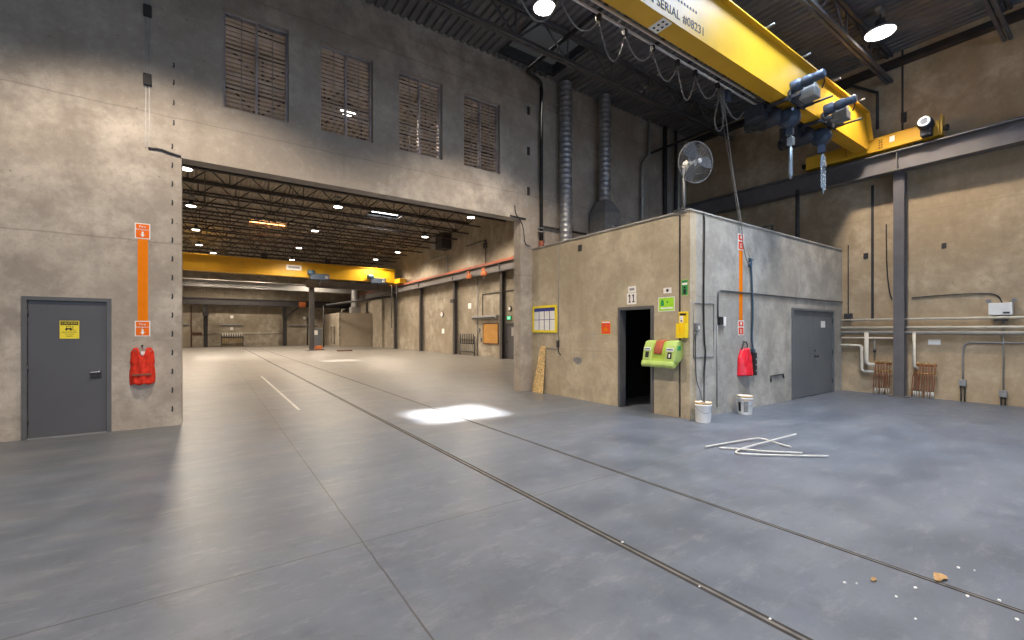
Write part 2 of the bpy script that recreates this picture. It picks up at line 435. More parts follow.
# roof deck, ribs along Y, with three skylight openings
SUN_OFF = (2.9, .8)      # sun offset over the roof height, used to place the skylights over the patches of light
SK = [(6.1, 7.8, 7.9, 9.3), (7.9, 9.8, 25.3, 27.05), (2.1, 4.3, 32.3, 34.2), (6.9, 9.4, 1.95, 3.5)]
def deck(name, mat, Y0, Y1):
    mb = MB()
    ys = sorted({Y0, Y1} | {q for s in SK for q in s[2:] if Y0 < q < Y1})
    p, x, prof = .19, X0, []
    while x < XR:
        prof += [(x, 0), (x + p * .45, 0), (x + p * .55, .06), (x + p * .9, .06)]; x += p
    prof.append((x, 0))
    for ya, yb in zip(ys, ys[1:]):
        spans = [s for s in SK if s[2] <= ya + 1e-6 and s[3] >= yb - 1e-6]
        segs = [[]]
        for a, b in zip(prof, prof[1:]):
            xm = (a[0] + b[0]) / 2
            if any(s[0] < xm < s[1] for s in spans): segs.append([]); continue
            if not segs[-1]: segs[-1].append(a)
            segs[-1].append(b)
        for s in segs:
            if len(s) < 2: continue
            n = len(s); vs = [(q, ya, ZD + h) for q, h in s] + [(q, yb, ZD + h) for q, h in s]
            mb.add(vs, [(i, i + 1, n + i + 1, n + i) for i in range(n - 1)])
    return mb.build(name, mat, loc=(0, 0, 0), fix=False)
struct(deck('ceiling', 'deck', Y0, YA + .1)); struct(deck('ceiling_hall', 'deck_hall', YA + .1, Y1))
def roof_cuts(x, y): return any(s[0] < x < s[1] and s[2] < y < s[3] for s in SK)
grid_wall('ceiling_insulation', 'curb', 'xy', ZD + .08, ZD + .25, [X0 - .3, XR + .3] + [q + d for s in SK for q, d in ((s[0], 0), (s[1], 0))],
          [Y0 - .3, Y1 + .3] + [q + d for s in SK for q, d in ((s[2], 0), (s[3], 0))], roof_cuts)

def skylight(i, s, h, mat):
    o = thing('skylight', ((s[0] + s[1]) / 2, (s[2] + s[3]) / 2, ZD), *i)
    t = .08; x0, x1, y0, y1 = s
    lx, ly = (SUN_OFF[0] * h / ZD, SUN_OFF[1] * h / ZD) if h > 1 else (0, 0)      # added shaft, made deep and leaning to pass the sun but hide the sky
    z0, z1 = ZD - .01, ZD + h; A = [(x0, y0), (x1, y0), (x1, y1), (x0, y1)]; B = [(x0 - t, y0 - t), (x1 + t, y0 - t), (x1 + t, y1 + t), (x0 - t, y1 + t)]
    vs = [(x, y, z0) for x, y in A] + [(x + lx, y + ly, z1) for x, y in A] + [(x, y, z0) for x, y in B] + [(x + lx, y + ly, z1) for x, y in B]
    fs = []
    for k in range(4):
        n = (k + 1) % 4
        fs += [(k, n, n + 4, k + 4), (8 + k, 12 + k, 12 + n, 8 + n), (k, 8 + k, 8 + n, n), (4 + k, 4 + n, 12 + n, 12 + k)]
    MB().add(vs, fs).build('curb', 'curb', o)
    if mat: MB().box(x0 - t, x1 + t, y0 - t, y1 + t, ZD + h, ZD + h + .01).build('glazing_sheet', mat, o)
    return o
skylight(('added deep roof shaft that lets in the near bay sun patch', 'skylight'), SK[0], 3.2, None)
skylight(('bright white roof light glowing in the hall ceiling', 'skylight'), SK[1], .22, 'sky_white')
skylight(('added bluish fill roof light, out of view above the near bay', 'skylight'), SK[3], .22, 'sky_blue')  # unseen roof light put in as cool fill
skylight(('orange tinted roof light in the hall ceiling', 'skylight'), SK[2], .22, 'sky_tan')

# ------------------------------------------------------------------ louvred windows
for i, (a, b) in enumerate(WX):
    z0, z1 = WZ; t = .035; y = YA + .12
    w = struct(MB().box(a, a + t, y, y + .14, z0, z1).box(b - t, b, y, y + .14, z0, z1)
               .box(a + t, b - t, y, y + .14, z0, z0 + t).box(a + t, b - t, y, y + .14, z1 - t, z1).build('window_%d' % (i + 1), 'louver', loc=(0, 0, 0)))
    m = (a + b) / 2
    MB().box(m - .018, m + .018, y - .005, y + .13, z0 + t, z1 - t).build('mullion', 'louver', w)
    for q in (.27, .75):
        xx = a + (b - a) * q
        MB().box(xx - .006, xx + .006, y - .004, y + .012, z0 + t, z1 - t).build('tie_bar', 'steel_dull', w)
    lv = MB(); n = 21; pz = (z1 - z0 - 2 * t) / n
    for k in range(n):
        zc = z0 + t + pz * (k + .5); hy, hz = .058, random.uniform(.001, .013)
        for xa, xb in ((a + t, m - .018), (m + .018, b - t)):
            j = random.uniform(-.006, .006)
            vs = [(x, y + .068 + sy * hy, zc + j + sy * hz + sz * .003) for x in (xa, xb) for sy in (-1, 1) for sz in (-1, 1)]
            lv.add(vs, [(0, 1, 3, 2), (4, 6, 7, 5), (0, 4, 5, 1), (2, 3, 7, 6), (0, 2, 6, 4), (1, 5, 7, 3)])
    lv.build('louver_blades', 'louver', w)

# ------------------------------------------------------------------ doors
def door_frame(name, x0, x1, z, y, mat):
    t = .055
    return struct(MB().box(x0 - t, x0, y - .03, y + .16, 0, z + t).box(x1, x1 + t, y - .03, y + .16, 0, z + t).box(x0, x1, y - .03, y + .16, z, z + t).build(name, mat, loc=(0, 0, 0)))
d = door_frame('door_1', DX[0] + .03, DX[1] - .03, DZ - .03, YA, 'frame_grey')
MB().bevbox(DX[0] + .036, DX[1] - .036, YA + .005, YA + .05, .012, DZ - .036, .004).build('door_leaf', 'door_grey', d)
hx = DX[1] - .13
h = MB().bevbox(hx - .10, hx + .035, YA - .004, YA + .006, .88, .97, .003).build('lock_plate', 'dark', d)
MB().lathe([(.026, 0), (.026, .012), (.014, .02), (.012, .05)], (hx + .01, YA + .002, .985), (0, -1, 0), 14) \
    .tube(smooth([(hx + .015, YA - .046, .985), (hx - .03, YA - .05, .985), (hx - .10, YA - .05, .98)], 1), .011, 10).build('door_handle', 'chrome', d)
for z in (.22, 1.02, 1.86):
    MB().lathe([(.011, 0), (.011, .11)], (DX[0] + .033, YA - .004, z), n=10).build('hinge', 'dark', d)
MB().box(DX[0] + .03, DX[1] - .03, YA - .03, YA + .12, 0, .012).build('threshold', 'steel_dull', d)

# open doorway of the corner room
t = .055
d = struct(MB().box(XB - .03, XB + .16, RDY[0] - .02, RDY[0] + .035, 0, RDZ + .03).box(XB - .03, XB + .16, RDY[1] - .035, RDY[1] + .02, 0, RDZ + .03)
           .box(XB - .03, XB + .16, RDY[0] + .035, RDY[1] - .035, RDZ - .035, RDZ + .03).build('door_2', 'frame_grey', loc=(0, 0, 0)))
for z in (.25, 1.05, 1.85):
    MB().lathe([(.012, 0), (.012, .11)], (XB + .165, RDY[1] - .03, z), n=8).build('hinge', 'dark', d)

# slate double doors
d = door_frame('door_3', DDX[0] + .03, DDX[1] - .03, DDZ - .03, YB, 'door_blue')
mid = (DDX[0] + DDX[1]) / 2
for a, b in ((DDX[0] + .034, mid - .003), (mid + .003, DDX[1] - .034)):
    MB().bevbox(a, b, YB + .004, YB + .05, .012, DDZ - .034, .004).build('door_leaf', 'door_blue', d)
MB().box(mid - .02, mid + .02, YB - .006, YB + .004, .02, DDZ - .04).build('astragal', 'door_blue', d)
MB().lathe([(.035, 0), (.035, .01), (.016, .015), (.016, .04), (.032, .05), (.034, .075), (.02, .085)], (mid + .09, YB + .004, 1.0), (0, -1, 0), 14).build('door_knob', 'dark', d)
MB().box(mid + .03, mid + .10, YB - .012, YB + .006, 1.12, 1.16).build('latch', 'dark', d)
for x in (DDX[0] + .033, DDX[1] - .033):
    for z in (.25, 1.02, 1.85):
        MB().lathe([(.012, 0), (.012, .12)], (x, YB - .006, z), n=8).build('hinge', 'dark', d)

# ------------------------------------------------------------------ floor rails, lines
for n, x in ((1, 2.60), (2, 3.90)):
    w = .035 if n == 1 else .022
    o = struct(MB().box(x - w, x + w, Y0 + .5, 50, -.02, .0015).build('floor_rail_%d' % n, 'groove', loc=(0, 0, 0)))
    MB().box(x - w * .35, x + w * .25, Y0 + .5, 50, -.02, .003).build('rail_head', 'rail', o)
struct(MB().box(1.50, 1.55, 10.0, 18.2, 0, .0012).build('floor_marking', 'dash', loc=(0, 0, 0)))

# ------------------------------------------------------------------ roof joists
def joist(y, x0, x1, zb, label, group, step=1.5, xn=5.5, mat='joist_near'):
    o = thing('roof_joist', (0, y, zb), label, 'roof joist', group)
    zt = ZD - .02
    MB().box(x0, x1, -.075 + y, -.014 + y, zb, zb + .07).box(x0, x1, y + .014, y + .075, zb, zb + .07).build('bottom_chord', mat, o)
    MB().box(x0, x1, -.075 + y, -.014 + y, zt - .07, zt).box(x0, x1, y + .014, y + .075, zt - .07, zt).build('top_chord', mat, o)
    w = MB(); k = math.ceil((x0 - xn) / step)
    while xn + k * step < x1 - .3:
        x = xn + k * step
        for q in (-.5, .5):
            if x0 < x + q * step < x1: w.tube([(x, y, zb + .02), (x + q * step, y, zt - .02)], .026, 5)
        if x > x0: w.tube([(x, y, zb + .02), (x, y, zt - .02)], .022, 5)
        k += 1
    w.build('web', mat, o)
    return o
NEAR = {7.8: 'dark roof joist nearest the louvred windows', 5.75: 'dark roof joist between the round lamp and the yellow crane',
        3.72: 'dark roof joist passing over the yellow crane girder', 1.7: 'dark roof joist ending above the right wall lamp'}
j0 = None
for y, lb in NEAR.items():
    if j0 is None: j0 = joist(y, X0 + .05, XR - .05, 8.0, lb, 'open web roof joists of the near bay')
    else: dup(j0, (0, y, 8.0), lb)
hall_ys = [10.9 + 2.05 * k for k in range(22)]
HJ = ('dark open web joist under the far hall roof', 'open web joists of the far hall roof')
h0 = joist(hall_ys[0], X0 + .3, XR - .5, 8.0, *HJ, mat='joist')
for y in hall_ys[1:]: dup(h0, (.3 * math.sin(y), y, 8.0))
for x, lb in ((-.2, 'cross bracing line between hall joists by the left jamb'), (3.2, 'cross bracing line between hall joists in the middle of the hall'), (6.7, 'cross bracing line between hall joists right of the middle'), (10.2, 'cross bracing line between hall joists nearest the right hall wall')):
    g = MB()
    for a, b in zip(hall_ys[4:], hall_ys[5:]):
        g.tube([(x, a, 8.06), (x, b, ZD - .05)], .018, 4).tube([(x, b, 8.06), (x, a, ZD - .05)], .018, 4)
    tag(g.build('joist_bracing', 'joist'), lb, 'bracing')

# ------------------------------------------------------------------ lamps
def lamp(loc, label, group, k=1.):
    o = thing('high_bay_light', loc, label, 'lamp', group); x, y, z = loc
    MB().lathe([(.05, .30), (.08, .29), (.09, .24), (.10, .14), (.07, .09)], loc, n=16).build('housing', 'dark', o)
    MB().lathe([(r * k, h) for r, h in ((.10, .10), (.15, .085), (.20, .05), (.213, 0), (.205, 0), (.19, .04), (.14, .075), (.09, .085))], loc, n=24).build('reflector', 'steel_dull', o)
    MB().lathe([(r * k, h) for r, h in ((.202, .004), (.196, -.01), (.11, -.022), (.02, -.026))], loc, n=24).build('lens', 'lens', o)
    MB().tube([(x, y, z + .28), (x, y, ZD)], .015, 8).build('hanger', 'dark', o)
    MB().bevbox(x - .15, x + .15, y - .05, y + .05, z + .42, z + .52, .01).build('ballast_box', 'steel_dull', o)
    return o
ZL = 7.75
near_lamp = lamp((5.20, 6.45, ZL), 'round glaring lamp hanging beside the yellow crane girder', 'high bay lamps of the near bay')
lamp((12.05, 3.28, 8.15), 'round white lamp hanging above the right wall', 'high bay lamps of the near bay', 1.32)
L0 = (1, .80, .56)
def spot(loc, power, col, size=140, blend=.5, rad=.2):
    l = bpy.data.lights.new('lamp_beam', 'SPOT'); l.energy = power; l.color = col
    l.spot_size = math.radians(size); l.spot_blend = blend; l.shadow_soft_size = rad
    o = bpy.data.objects.new('lamp_beam', l); COL.objects.link(o); o.location = (loc[0], loc[1], loc[2] - .06)
    return o
P_NEAR, P_HALL = 1450, 1500
NEARC, HALLC = (1, .86, .70), (1, .84, .66)
for q, cone in (((5.20, 6.45, ZL), 128), ((12.05, 3.28, 8.15), 108), ((-.8, 6.45, ZL), 128), ((5.2, .4, ZL), 128), ((-.8, .4, ZL), 128)):
    spot(q, P_NEAR, NEARC, cone, .42)
HL = [(-.75, 20.55), (-.77, 26.5), (-.71, 32.6), (-.65, 38.2), (.2, 41.5), (5.18, 22.6), (5.27, 28.8), (5.38, 35.4), (5.79, 41.7),
      (11.49, 26.58), (11.55, 20.61), (12.0, 33.0), (11.65, 37.4), (3.9, 50.0)]
for x, y in HL:
    o = dup(near_lamp, (x, y, ZL), 'high bay lamp glowing under the far hall joists'); o['group'] = 'high bay lamps of the far hall'
HB = [(-.7, 14.5), (3.17, 12.65), (11.5, 14.5)]
for x, y in HB:
    o = dup(near_lamp, (x, y, ZL), 'hall lamp glinting through the louvred windows'); o['group'] = 'hall lamps behind the louvred windows'
for x, y in HL + HB + [(-6, 24), (-6, 36), (-6, 48), (9, 48), (0, 50)]:
    spot((x, y, ZL), P_HALL * (.25 if (x, y) in HB else 1), HALLC, 150, .4, .4)

# ------------------------------------------------------------------ signs and cloths on the big wall
S = YA                      # wall face; outward normal -Y, right = +X
RX, UZ = (1, 0, 0), (0, 0, 1)
o = thing('caution_sign', (-1.815, YA + .005, 1.52), 'yellow caution sign stuck on the single grey door', 'sign')
MB().box(-1.925, -1.705, YA + .001, YA + .006, 1.52, 1.80).build('panel', 'yel_sign', o)
MB().box(-1.915, -1.715, YA - .0005, YA + .001, 1.733, 1.79).build('header', 'ink', o)
lettering('lettering', 'CAUTION', .05, (-1.815, YA - .001, 1.762), RX, UZ, 'yel_sign', o, maxw=.17)
fk = MB().box(-1.86, -1.79, YA - .001, YA + .001, 1.665, 1.685).box(-1.78, -1.775, YA - .001, YA + .001, 1.65, 1.72).box(-1.775, -1.745, YA - .001, YA + .001, 1.65, 1.655)
fk.box(-1.85, -1.845, YA - .001, YA + .001, 1.685, 1.715).box(-1.85, -1.80, YA - .001, YA + .001, 1.712, 1.718).box(-1.803, -1.798, YA - .001, YA + .001, 1.68, 1.715)
for x in (-1.85, -1.80): fk.lathe([(.013, -.001), (.013, .001)], (x, YA, 1.66), (0, -1, 0), 12)
fk.build('forklift_pictogram', 'ink', o)
lettering('lettering', 'WATCH FOR FORK', .022, (-1.815, YA - .0, 1.62), RX, UZ, 'ink', o, maxw=.17)
lettering('lettering', 'LIFT TRUCK', .020, (-1.815, YA - .0, 1.588), RX, UZ, 'ink', o, maxw=.17)
lettering('lettering', 'TRAFFIC', .020, (-1.815, YA - .0, 1.558), RX, UZ, 'ink', o, maxw=.17)

def ext_sign(x0, x1, z0, z1, label, words):
    cx, cz = (x0 + x1) / 2, (z0 + z1) / 2; w, h = x1 - x0, z1 - z0
    o = thing('extinguisher_sign', (cx, S, z0), label, 'sign')
    MB().box(x0, x1, S - .004, S + .002, z0, z1).build('panel', 'white', o)
    MB().box(x0 + .014, x1 - .014, S - .0055, S - .004, z0 + .014, z1 - .014).build('field', 'orange_sign', o)
    lettering('lettering', words[0], h * .22, (cx, S - .0065, z1 - h * .22), RX, UZ, 'white', o)
    lettering('lettering', words[1], h * .17, (cx, S - .0065, z1 - h * .40), RX, UZ, 'white', o, maxw=w * .82)
    a = h * .16
    MB().prism([(cx - a * .3, cz - .01), (cx + a * .3, cz - .01), (cx + a * .3, cz - h * .22), (cx + a * .75, cz - h * .22), (cx, cz - h * .40), (cx - a * .75, cz - h * .22), (cx - a * .3, cz - h * .22)],
               S - .0075, S - .0055).build('arrow', 'white', o)
ext_sign(-1.035, -.835, 3.19, 3.45, 'orange and white extinguisher sign at the top of the stripe above the red vest', ('Fire', 'Extinguisher'))
ext_sign(-1.035, -.835, 1.55, 1.81, 'orange and white extinguisher sign just above the red vest', ('Fire', 'Extinguisher'))
tag(MB().box(-1.00, -.865, S - .0015, S + .002, 1.81, 3.19).build('wall_stripe', 'orange'), 'wide orange painted stripe running down to the red vest', 'stripe')

def cloth_shape(x0, x1, z0, z1, y, vest):
    """a soft hanging cover: a grid bulged off the wall, gathered at the top"""
    cx = (x0 + x1) / 2; W = (x1 - x0) / 2; nx, nz = 18, 22
    front, back = [], []
    for j in range(nz + 1):
        t = j / nz; z = z0 + (z1 - z0) * t
        if vest: hw = W * (.84 + .10 * math.sin(t * 5 + .5) + (.10 if t > .55 else 0) - (.25 * max(0, t - .88) / .12))
        else: hw = W * (1.0 - .10 * t - .62 * max(0, t - .62) ** 1.2 / .38 ** 1.2 * .75)
        for i in range(nx + 1):
            s = -1 + 2 * i / nx
            top = 0
            if vest and t > .7 and abs(s) < .5: top = -(1 - (s / .5) ** 2) * (t - .7) / .3 * (z1 - z0) * .24
            b = (1 - abs(s) ** 3) * (.10 if vest else .15) * (1 - .45 * t)
            f = .012 * math.sin(s * 9 + t * 4) + .008 * math.sin(s * 17 - t * 11)
            hem = .012 * math.sin(s * 8) if j == 0 else 0
            front.append((cx + s * hw, y - .02 - b - f * (1 - s * s), z + top + hem)); back.append((cx + s * hw, y - .004, z + top + hem))
    n = nx + 1; fs = []
    for j in range(nz):
        for i in range(nx):
            q = j * n + i; fs.append((q, q + 1, q + n + 1, q + n))
            k = q + len(front); fs.append((k, k + n, k + n + 1, k + 1))
    L = len(front)
    for i in range(nx):
        fs.append((i, L + i, L + i + 1, i + 1)); q = nz * n + i; fs.append((q, q + 1, L + q + 1, L + q))
    for j in range(nz):
        q = j * n; fs.append((q, q + n, L + q + n, L + q)); q = j * n + nx; fs.append((q, L + q, L + q + n, q + n))
    mb = MB(); mb.add(front + back, fs, True)
    return mb
o = thing('safety_vest', (-.935, S, .75), 'red sleeveless vest hanging on the wall between the grey door and the opening', 'vest')
cloth_shape(-1.115, -.755, .75, 1.36, S, True).build('cloth', 'red', o)
MB().box(-1.06, -.81, S - .125, S - .10, .90, .93).build('reflective_band', 'rust_red', o)
MB().tube([(-1.05, S - .05, 1.30), (-.935, S - .05, 1.37), (-.82, S - .05, 1.30)], .008, 6).build('hanger', 'steel', o)
MB().tube(smooth([(-.935, S + .01, 1.40), (-.935, S - .06, 1.40), (-.935, S - .06, 1.365)], 1), .012, 6).build('hook', 'black', o)
MB().box(-.95, -.90, S - .055, S - .045, 1.24, 1.30).build('tag', 'paper', o)

# conduit-like joint strip with brackets, left of the opening
o = thing('wall_rail', (-.87, S, 4.74), 'tall thin pale vertical rail on the wall left of the louvred windows', 'rail')
for x in (-.893, -.847): MB().box(x - .006, x + .006, S - .015, S + .002, 4.74, ZD).build('rod', 'steel_dull', o)
for z in (5.78, 6.94): MB().bevbox(-.925, -.815, S - .05, S + .002, z, z + .2, .012).build('clamp', 'dark', o)
c = tag(MB().tube(smooth([(-.86, S - .01, 4.73), (-.70, S - .02, 4.75), (-.60, S - .02, 4.72), (-.42, S - .012, 4.69)], 1), .018, 7).build('cable', 'black'), 'short black cable end at the top left corner of the opening', 'cable')
a0 = None
for k in range(15):
    z = .25 + k * .325
    if a0 is None:
        a0 = tag(MB().prism([(-.555, z), (-.535, z - .015), (-.525, z + .03), (-.53, z + .085), (-.55, z + .09), (-.548, z + .04)], S - .004, S + .002).build('anchor_hole', 'black'), 'small rusty anchor scar in the concrete left of the opening', 'anchor scar', 'anchor scars left of the opening')
    else:
        c = a0.copy(); COL.objects.link(c); c.location = (a0.location.x, a0.location.y, a0.location.z + .325 * k)
for k, z in enumerate((5.2, 5.55, 5.9, 6.2)):
    c = a0.copy(); COL.objects.link(c); c.location = (-.52, a0.location.y, z); c['label'] = 'small rusty anchor scar above the top left corner of the opening'; c['group'] = 'anchor scars above the opening corner'
for z, lb in ((7.55, 'topmost'), (6.45, 'middle'), (5.35, 'lowest')):
    tag(MB().bevbox(7.12, 7.20, S - .03, S + .002, z, z + .22, .01).build('wall_bracket', 'dark'), lb + ' of three dark brackets right of the louvred windows', 'bracket')

# ------------------------------------------------------------------ sprinkler riser, ducts and conduits behind the corner room
o = thing('sprinkler_riser', (7.52, S - .12, 4.0), 'dark sprinkler riser pipe with red valve right of the louvred windows', 'pipe')
MB().tube([(7.52, S - .12, 4.1), (7.52, S - .12, 8.35)] , .05, 12).build('riser_pipe', 'sprinkler', o)
MB().tube(smooth([(7.52, S - .12, 8.33), (7.50, S - .13, 8.5), (7.3, S - .15, 8.56), (7.0, S - .15, 8.6), (6.95, S - .3, 8.6), (6.95, 5, 8.6), (6.95, -7, 8.6)], 1), .045, 10).build('main_pipe', 'sprinkler', o)
MB().tube([(7.52, S - .12, 3.9), (7.52, S - .12, 4.12)], .075, 12).build('valve', 'rust_red', o)
MB().lathe([(.10, 0), (.10, .03)], (7.52, S - .12, 4.35), n=14).lathe([(.09, 0), (.09, .03)], (7.52, S - .12, 4.45), n=14).build('flange', 'steel_dull', o)
tag(MB().tube(smooth([(6.7, S - .01, 5.0), (6.72, S - .03, 4.75), (6.9, S - .03, 4.62), (7.0, S - .02, 4.35), (7.02, S - .02, 4.0), (7.2, S - .05, 3.95)], 2), .012, 6).build('cable', 'black'), 'loose black cable looping down above the pier right of the opening', 'cable')
tag(MB().tube([(6.55, S - .02, 4.70), (7.05, S - .02, 4.68)], .022, 8).build('conduit_end', 'black'), 'black conduit stub at the top right corner of the opening', 'conduit')

def spiral_duct(x, y, r, z0, z1, label):
    o = thing('spiral_duct', (x, y, z0), label, 'duct')
    prof = []; z = z0
    while z < z1:
        prof += [(r, z), (r, z + .10), (r * 1.06, z + .112), (r * 1.06, z + .132)]; z += .145
    MB().lathe([(p, q - z0) for p, q in prof], (x, y, z0), n=24).build('duct_tube', 'steel', o)
    return o
spiral_duct(8.28, S - .27, .175, ZB, ZD - .15, 'tall silver spiral duct nearer the louvred windows')
o = spiral_duct(9.71, S - .41, .17, 5.48, ZD - .15, 'tall silver spiral duct ending in a grey hood')
hx0, hx1, hy0, hy1 = 9.42, 10.08, S - .70, S - .06
MB().box(hx0, hx1, hy0, hy1, ZB, 5.15).add([(hx0, hy0, 5.15), (hx1, hy0, 5.15), (hx1, hy1, 5.15), (hx0, hy1, 5.15), (9.54, S - .58, 5.5), (9.88, S - .58, 5.5), (9.88, S - .24, 5.5), (9.54, S - .24, 5.5)],
     [(0, 1, 5, 4), (1, 2, 6, 5), (2, 3, 7, 6), (3, 0, 4, 7), (4, 5, 6, 7)]).build('hood', 'steel_dull', o)
MB().lathe([(.05, 0), (.05, .015), (.02, .03)], (9.75, hy0, 4.7), (0, -1, 0), 12).build('hood_port', 'chrome', o)
def run(name, pts, r, mat, label, cat='pipe', n=8, it=0):
    return tag(MB().tube(smooth(pts, it) if it else pts, r, n).build(name, mat), label, cat)
run('vent_pipe', [(11.75, S - .15, ZB), (11.75, S - .15, 7.15), (12.1, S - .15, 7.55), (12.1, S - .15, ZD)], .05, 'pipe_grey', 'pale vent pipe with a jog right of the grey hood')
run('branch_pipe', [(12.15, S - .1, 7.6), (12.15, 4.4, 7.6)], .04, 'dark', 'dark horizontal pipe starting at the jogged vent pipe')
run('drain_pipe', [(13.0, S - .12, ZB), (13.0, S - .12, ZD)], .07, 'dark', 'dark upright pipe behind the corner room, left of the fan')
run('conduit', [(13.12, S - .25, ZB), (13.12, S - .25, ZD)], .018, 'steel_dull', 'thin pale conduit in front of the dark upright pipe', 'conduit')
run('drain_pipe', [(13.62, S - .12, ZB), (13.62, S - .12, ZD)], .05, 'dark', 'dark slim upright pipe behind the fan', 'pipe')
run('conduit', [(13.75, S - .14, ZB), (13.75, S - .14, 7.4)], .03, 'pipe', 'pale upright conduit just left of the fan pole', 'conduit')
run('roof_pipe', [(7.6, S - .06, 4.55), (9.3, S - .06, 4.55)], .03, 'dark', 'dark horizontal pipe on the wall between riser and hood')

# fan on the roof of the corner room
fx, fy = 7.42, 4.98
o = thing('pedestal_fan', (fx, fy, ZB), 'round wire guard fan on a pole on top of the corner room', 'fan')
MB().lathe([(.20, 0), (.20, .02), (.05, .05)], (fx, fy, ZB + .03), n=18).build('base', 'dark', o)
MB().tube([(fx, fy, ZB + .04), (fx, fy, 4.75)], .025, 10).build('pole', 'steel_dull', o)
fn = Vector((-.30, -.94, -.12)).normalized()
hub = Vector((fx + .13, fy - .16, 4.83))
fr = fn.orthogonal().normalized(); fu = fn.cross(fr)
R = .38
g = MB()
for k in range(30):
    a = 2 * PI * k / 30; dr = fr * math.cos(a) + fu * math.sin(a)
    for s in (1, -1):
        g.tube([hub + dr * .05 + fn * .10 * s, hub + dr * R * .6 + fn * .085 * s, hub + dr * R * .93 + fn * .05 * s, hub + dr * R], .0028, 4, smooth=False)
for s in (1, -1):
    for q, dd in ((.25, .098), (.6, .085), (.93, .05)):
        g.tube([hub + (fr * math.cos(2 * PI * k / 28) + fu * math.sin(2 * PI * k / 28)) * R * q + fn * dd * s for k in range(29)], .0028, 4, smooth=False)
g.tube([hub + (fr * math.cos(2 * PI * k / 32) + fu * math.sin(2 * PI * k / 32)) * R for k in range(33)], .009, 6)
g.build('guard', 'steel_dull', o)
b = MB()
for k in range(3):
    a = 2 * PI * k / 3 + .4; dr = fr * math.cos(a) + fu * math.sin(a); tr = fn.cross(dr)
    q = []
    for rr, w in ((.05, .05), (.2, .11), (.34, .12), (.37, .06)):
        q += [hub + dr * rr - tr * w + fn * .035, hub + dr * rr + tr * w - fn * .035]
    n0 = [p + fn * .002 for p in q] + [p - fn * .002 for p in q]
    fs = [(0, 1, 3, 2), (2, 3, 5, 4), (4, 5, 7, 6), (8, 10, 11, 9), (10, 12, 13, 11), (12, 14, 15, 13), (0, 2, 10, 8), (2, 4, 12, 10), (4, 6, 14, 12), (1, 9, 11, 3), (3, 11, 13, 5), (5, 13, 15, 7), (6, 7, 15, 14), (0, 8, 9, 1)]
    b.add(n0, fs)
b.build('blades', 'frame_grey', o)
MB().lathe([(.03, 0), (.045, .03), (.02, .05)], hub + fn * .08, fn, 14).build('hub_badge', 'white', o)
MB().lathe([(.07, .05), (.09, .1), (.09, .28), (.05, .3)], hub, -fn, 16).build('motor', 'white', o)

# ------------------------------------------------------------------ left face of the corner room: right = -Y, outward -X
RY = (0, -1, 0)
o = thing('notice_board', (XB, 9.02, 1.60), 'notice board in a yellow frame with calendar sheets beside the opening', 'notice board')
y0, y1, z0, z1 = 8.52, 9.52, 1.60, 2.31; t = .06
MB().box(XB - .02, XB + .002, y0 + t, y1 - t, z0 + t, z1 - t).build('backing', 'paper', o)
MB().box(XB - .03, XB + .002, y0, y0 + t, z0, z1).box(XB - .03, XB + .002, y1 - t, y1, z0, z1).box(XB - .03, XB + .002, y0 + t, y1 - t, z0, z0 + t).box(XB - .03, XB + .002, y0 + t, y1 - t, z1 - t, z1).build('frame', 'yel_sign', o)
MB().box(XB - .022, XB - .02, y0 + t, y1 - t, z1 - t - .09, z1 - t).build('header', 'blue_ink', o)
g = MB()
for k in range(1, 4): g.box(XB - .022, XB - .02, y0 + t + (y1 - y0 - 2 * t) * k / 4 - .012, y0 + t + (y1 - y0 - 2 * t) * k / 4 + .012, z0 + t, z1 - t - .09)
g.box(XB - .0215, XB - .02, y0 + t, y1 - t, z0 + .33, z0 + .345).build('grid_lines', 'blue_ink', o)
# strand board leaning on the wall
o = MB()
o.add([(XB - .13, 9.40, 0), (XB - .13, 8.96, 0), (XB - .02, 8.97, 1.22), (XB - .02, 9.18, 1.25), (XB - .114, 9.40, .003), (XB - .114, 8.96, .003), (XB - .004, 8.97, 1.223), (XB - .004, 9.18, 1.253)],
      [(0, 1, 2, 3), (7, 6, 5, 4), (0, 4, 5, 1), (1, 5, 6, 2), (2, 6, 7, 3), (3, 7, 4, 0)])
tag(o.build('strand_board', 'osb'), 'narrow strand board offcut leaning on the wall below the notice board', 'board')
o = thing('conduit_box', (XB, 8.46, 1.1), 'small dark electrical box with drooping lead below the notice board corner', 'electrical box')
MB().bevbox(XB - .05, XB + .002, 8.43, 8.50, 1.22, 1.40, .006).build('box', 'dark', o)
MB().tube(smooth([(XB - .02, 8.46, 1.22), (XB - .02, 8.44, 1.08), (XB - .02, 8.36, 1.04)], 1), .012, 6).build('lead', 'dark', o)
MB().tube([(XB - .012, 8.46, 1.40), (XB - .012, 8.46, 3.8)], .009, 6).build('conduit', 'steel_dull', o)
MB().tube([(XB - .012, 8.5, 1.19), (XB - .012, 9.25, 1.19)], .009, 6).build('wire', 'steel_dull', o)

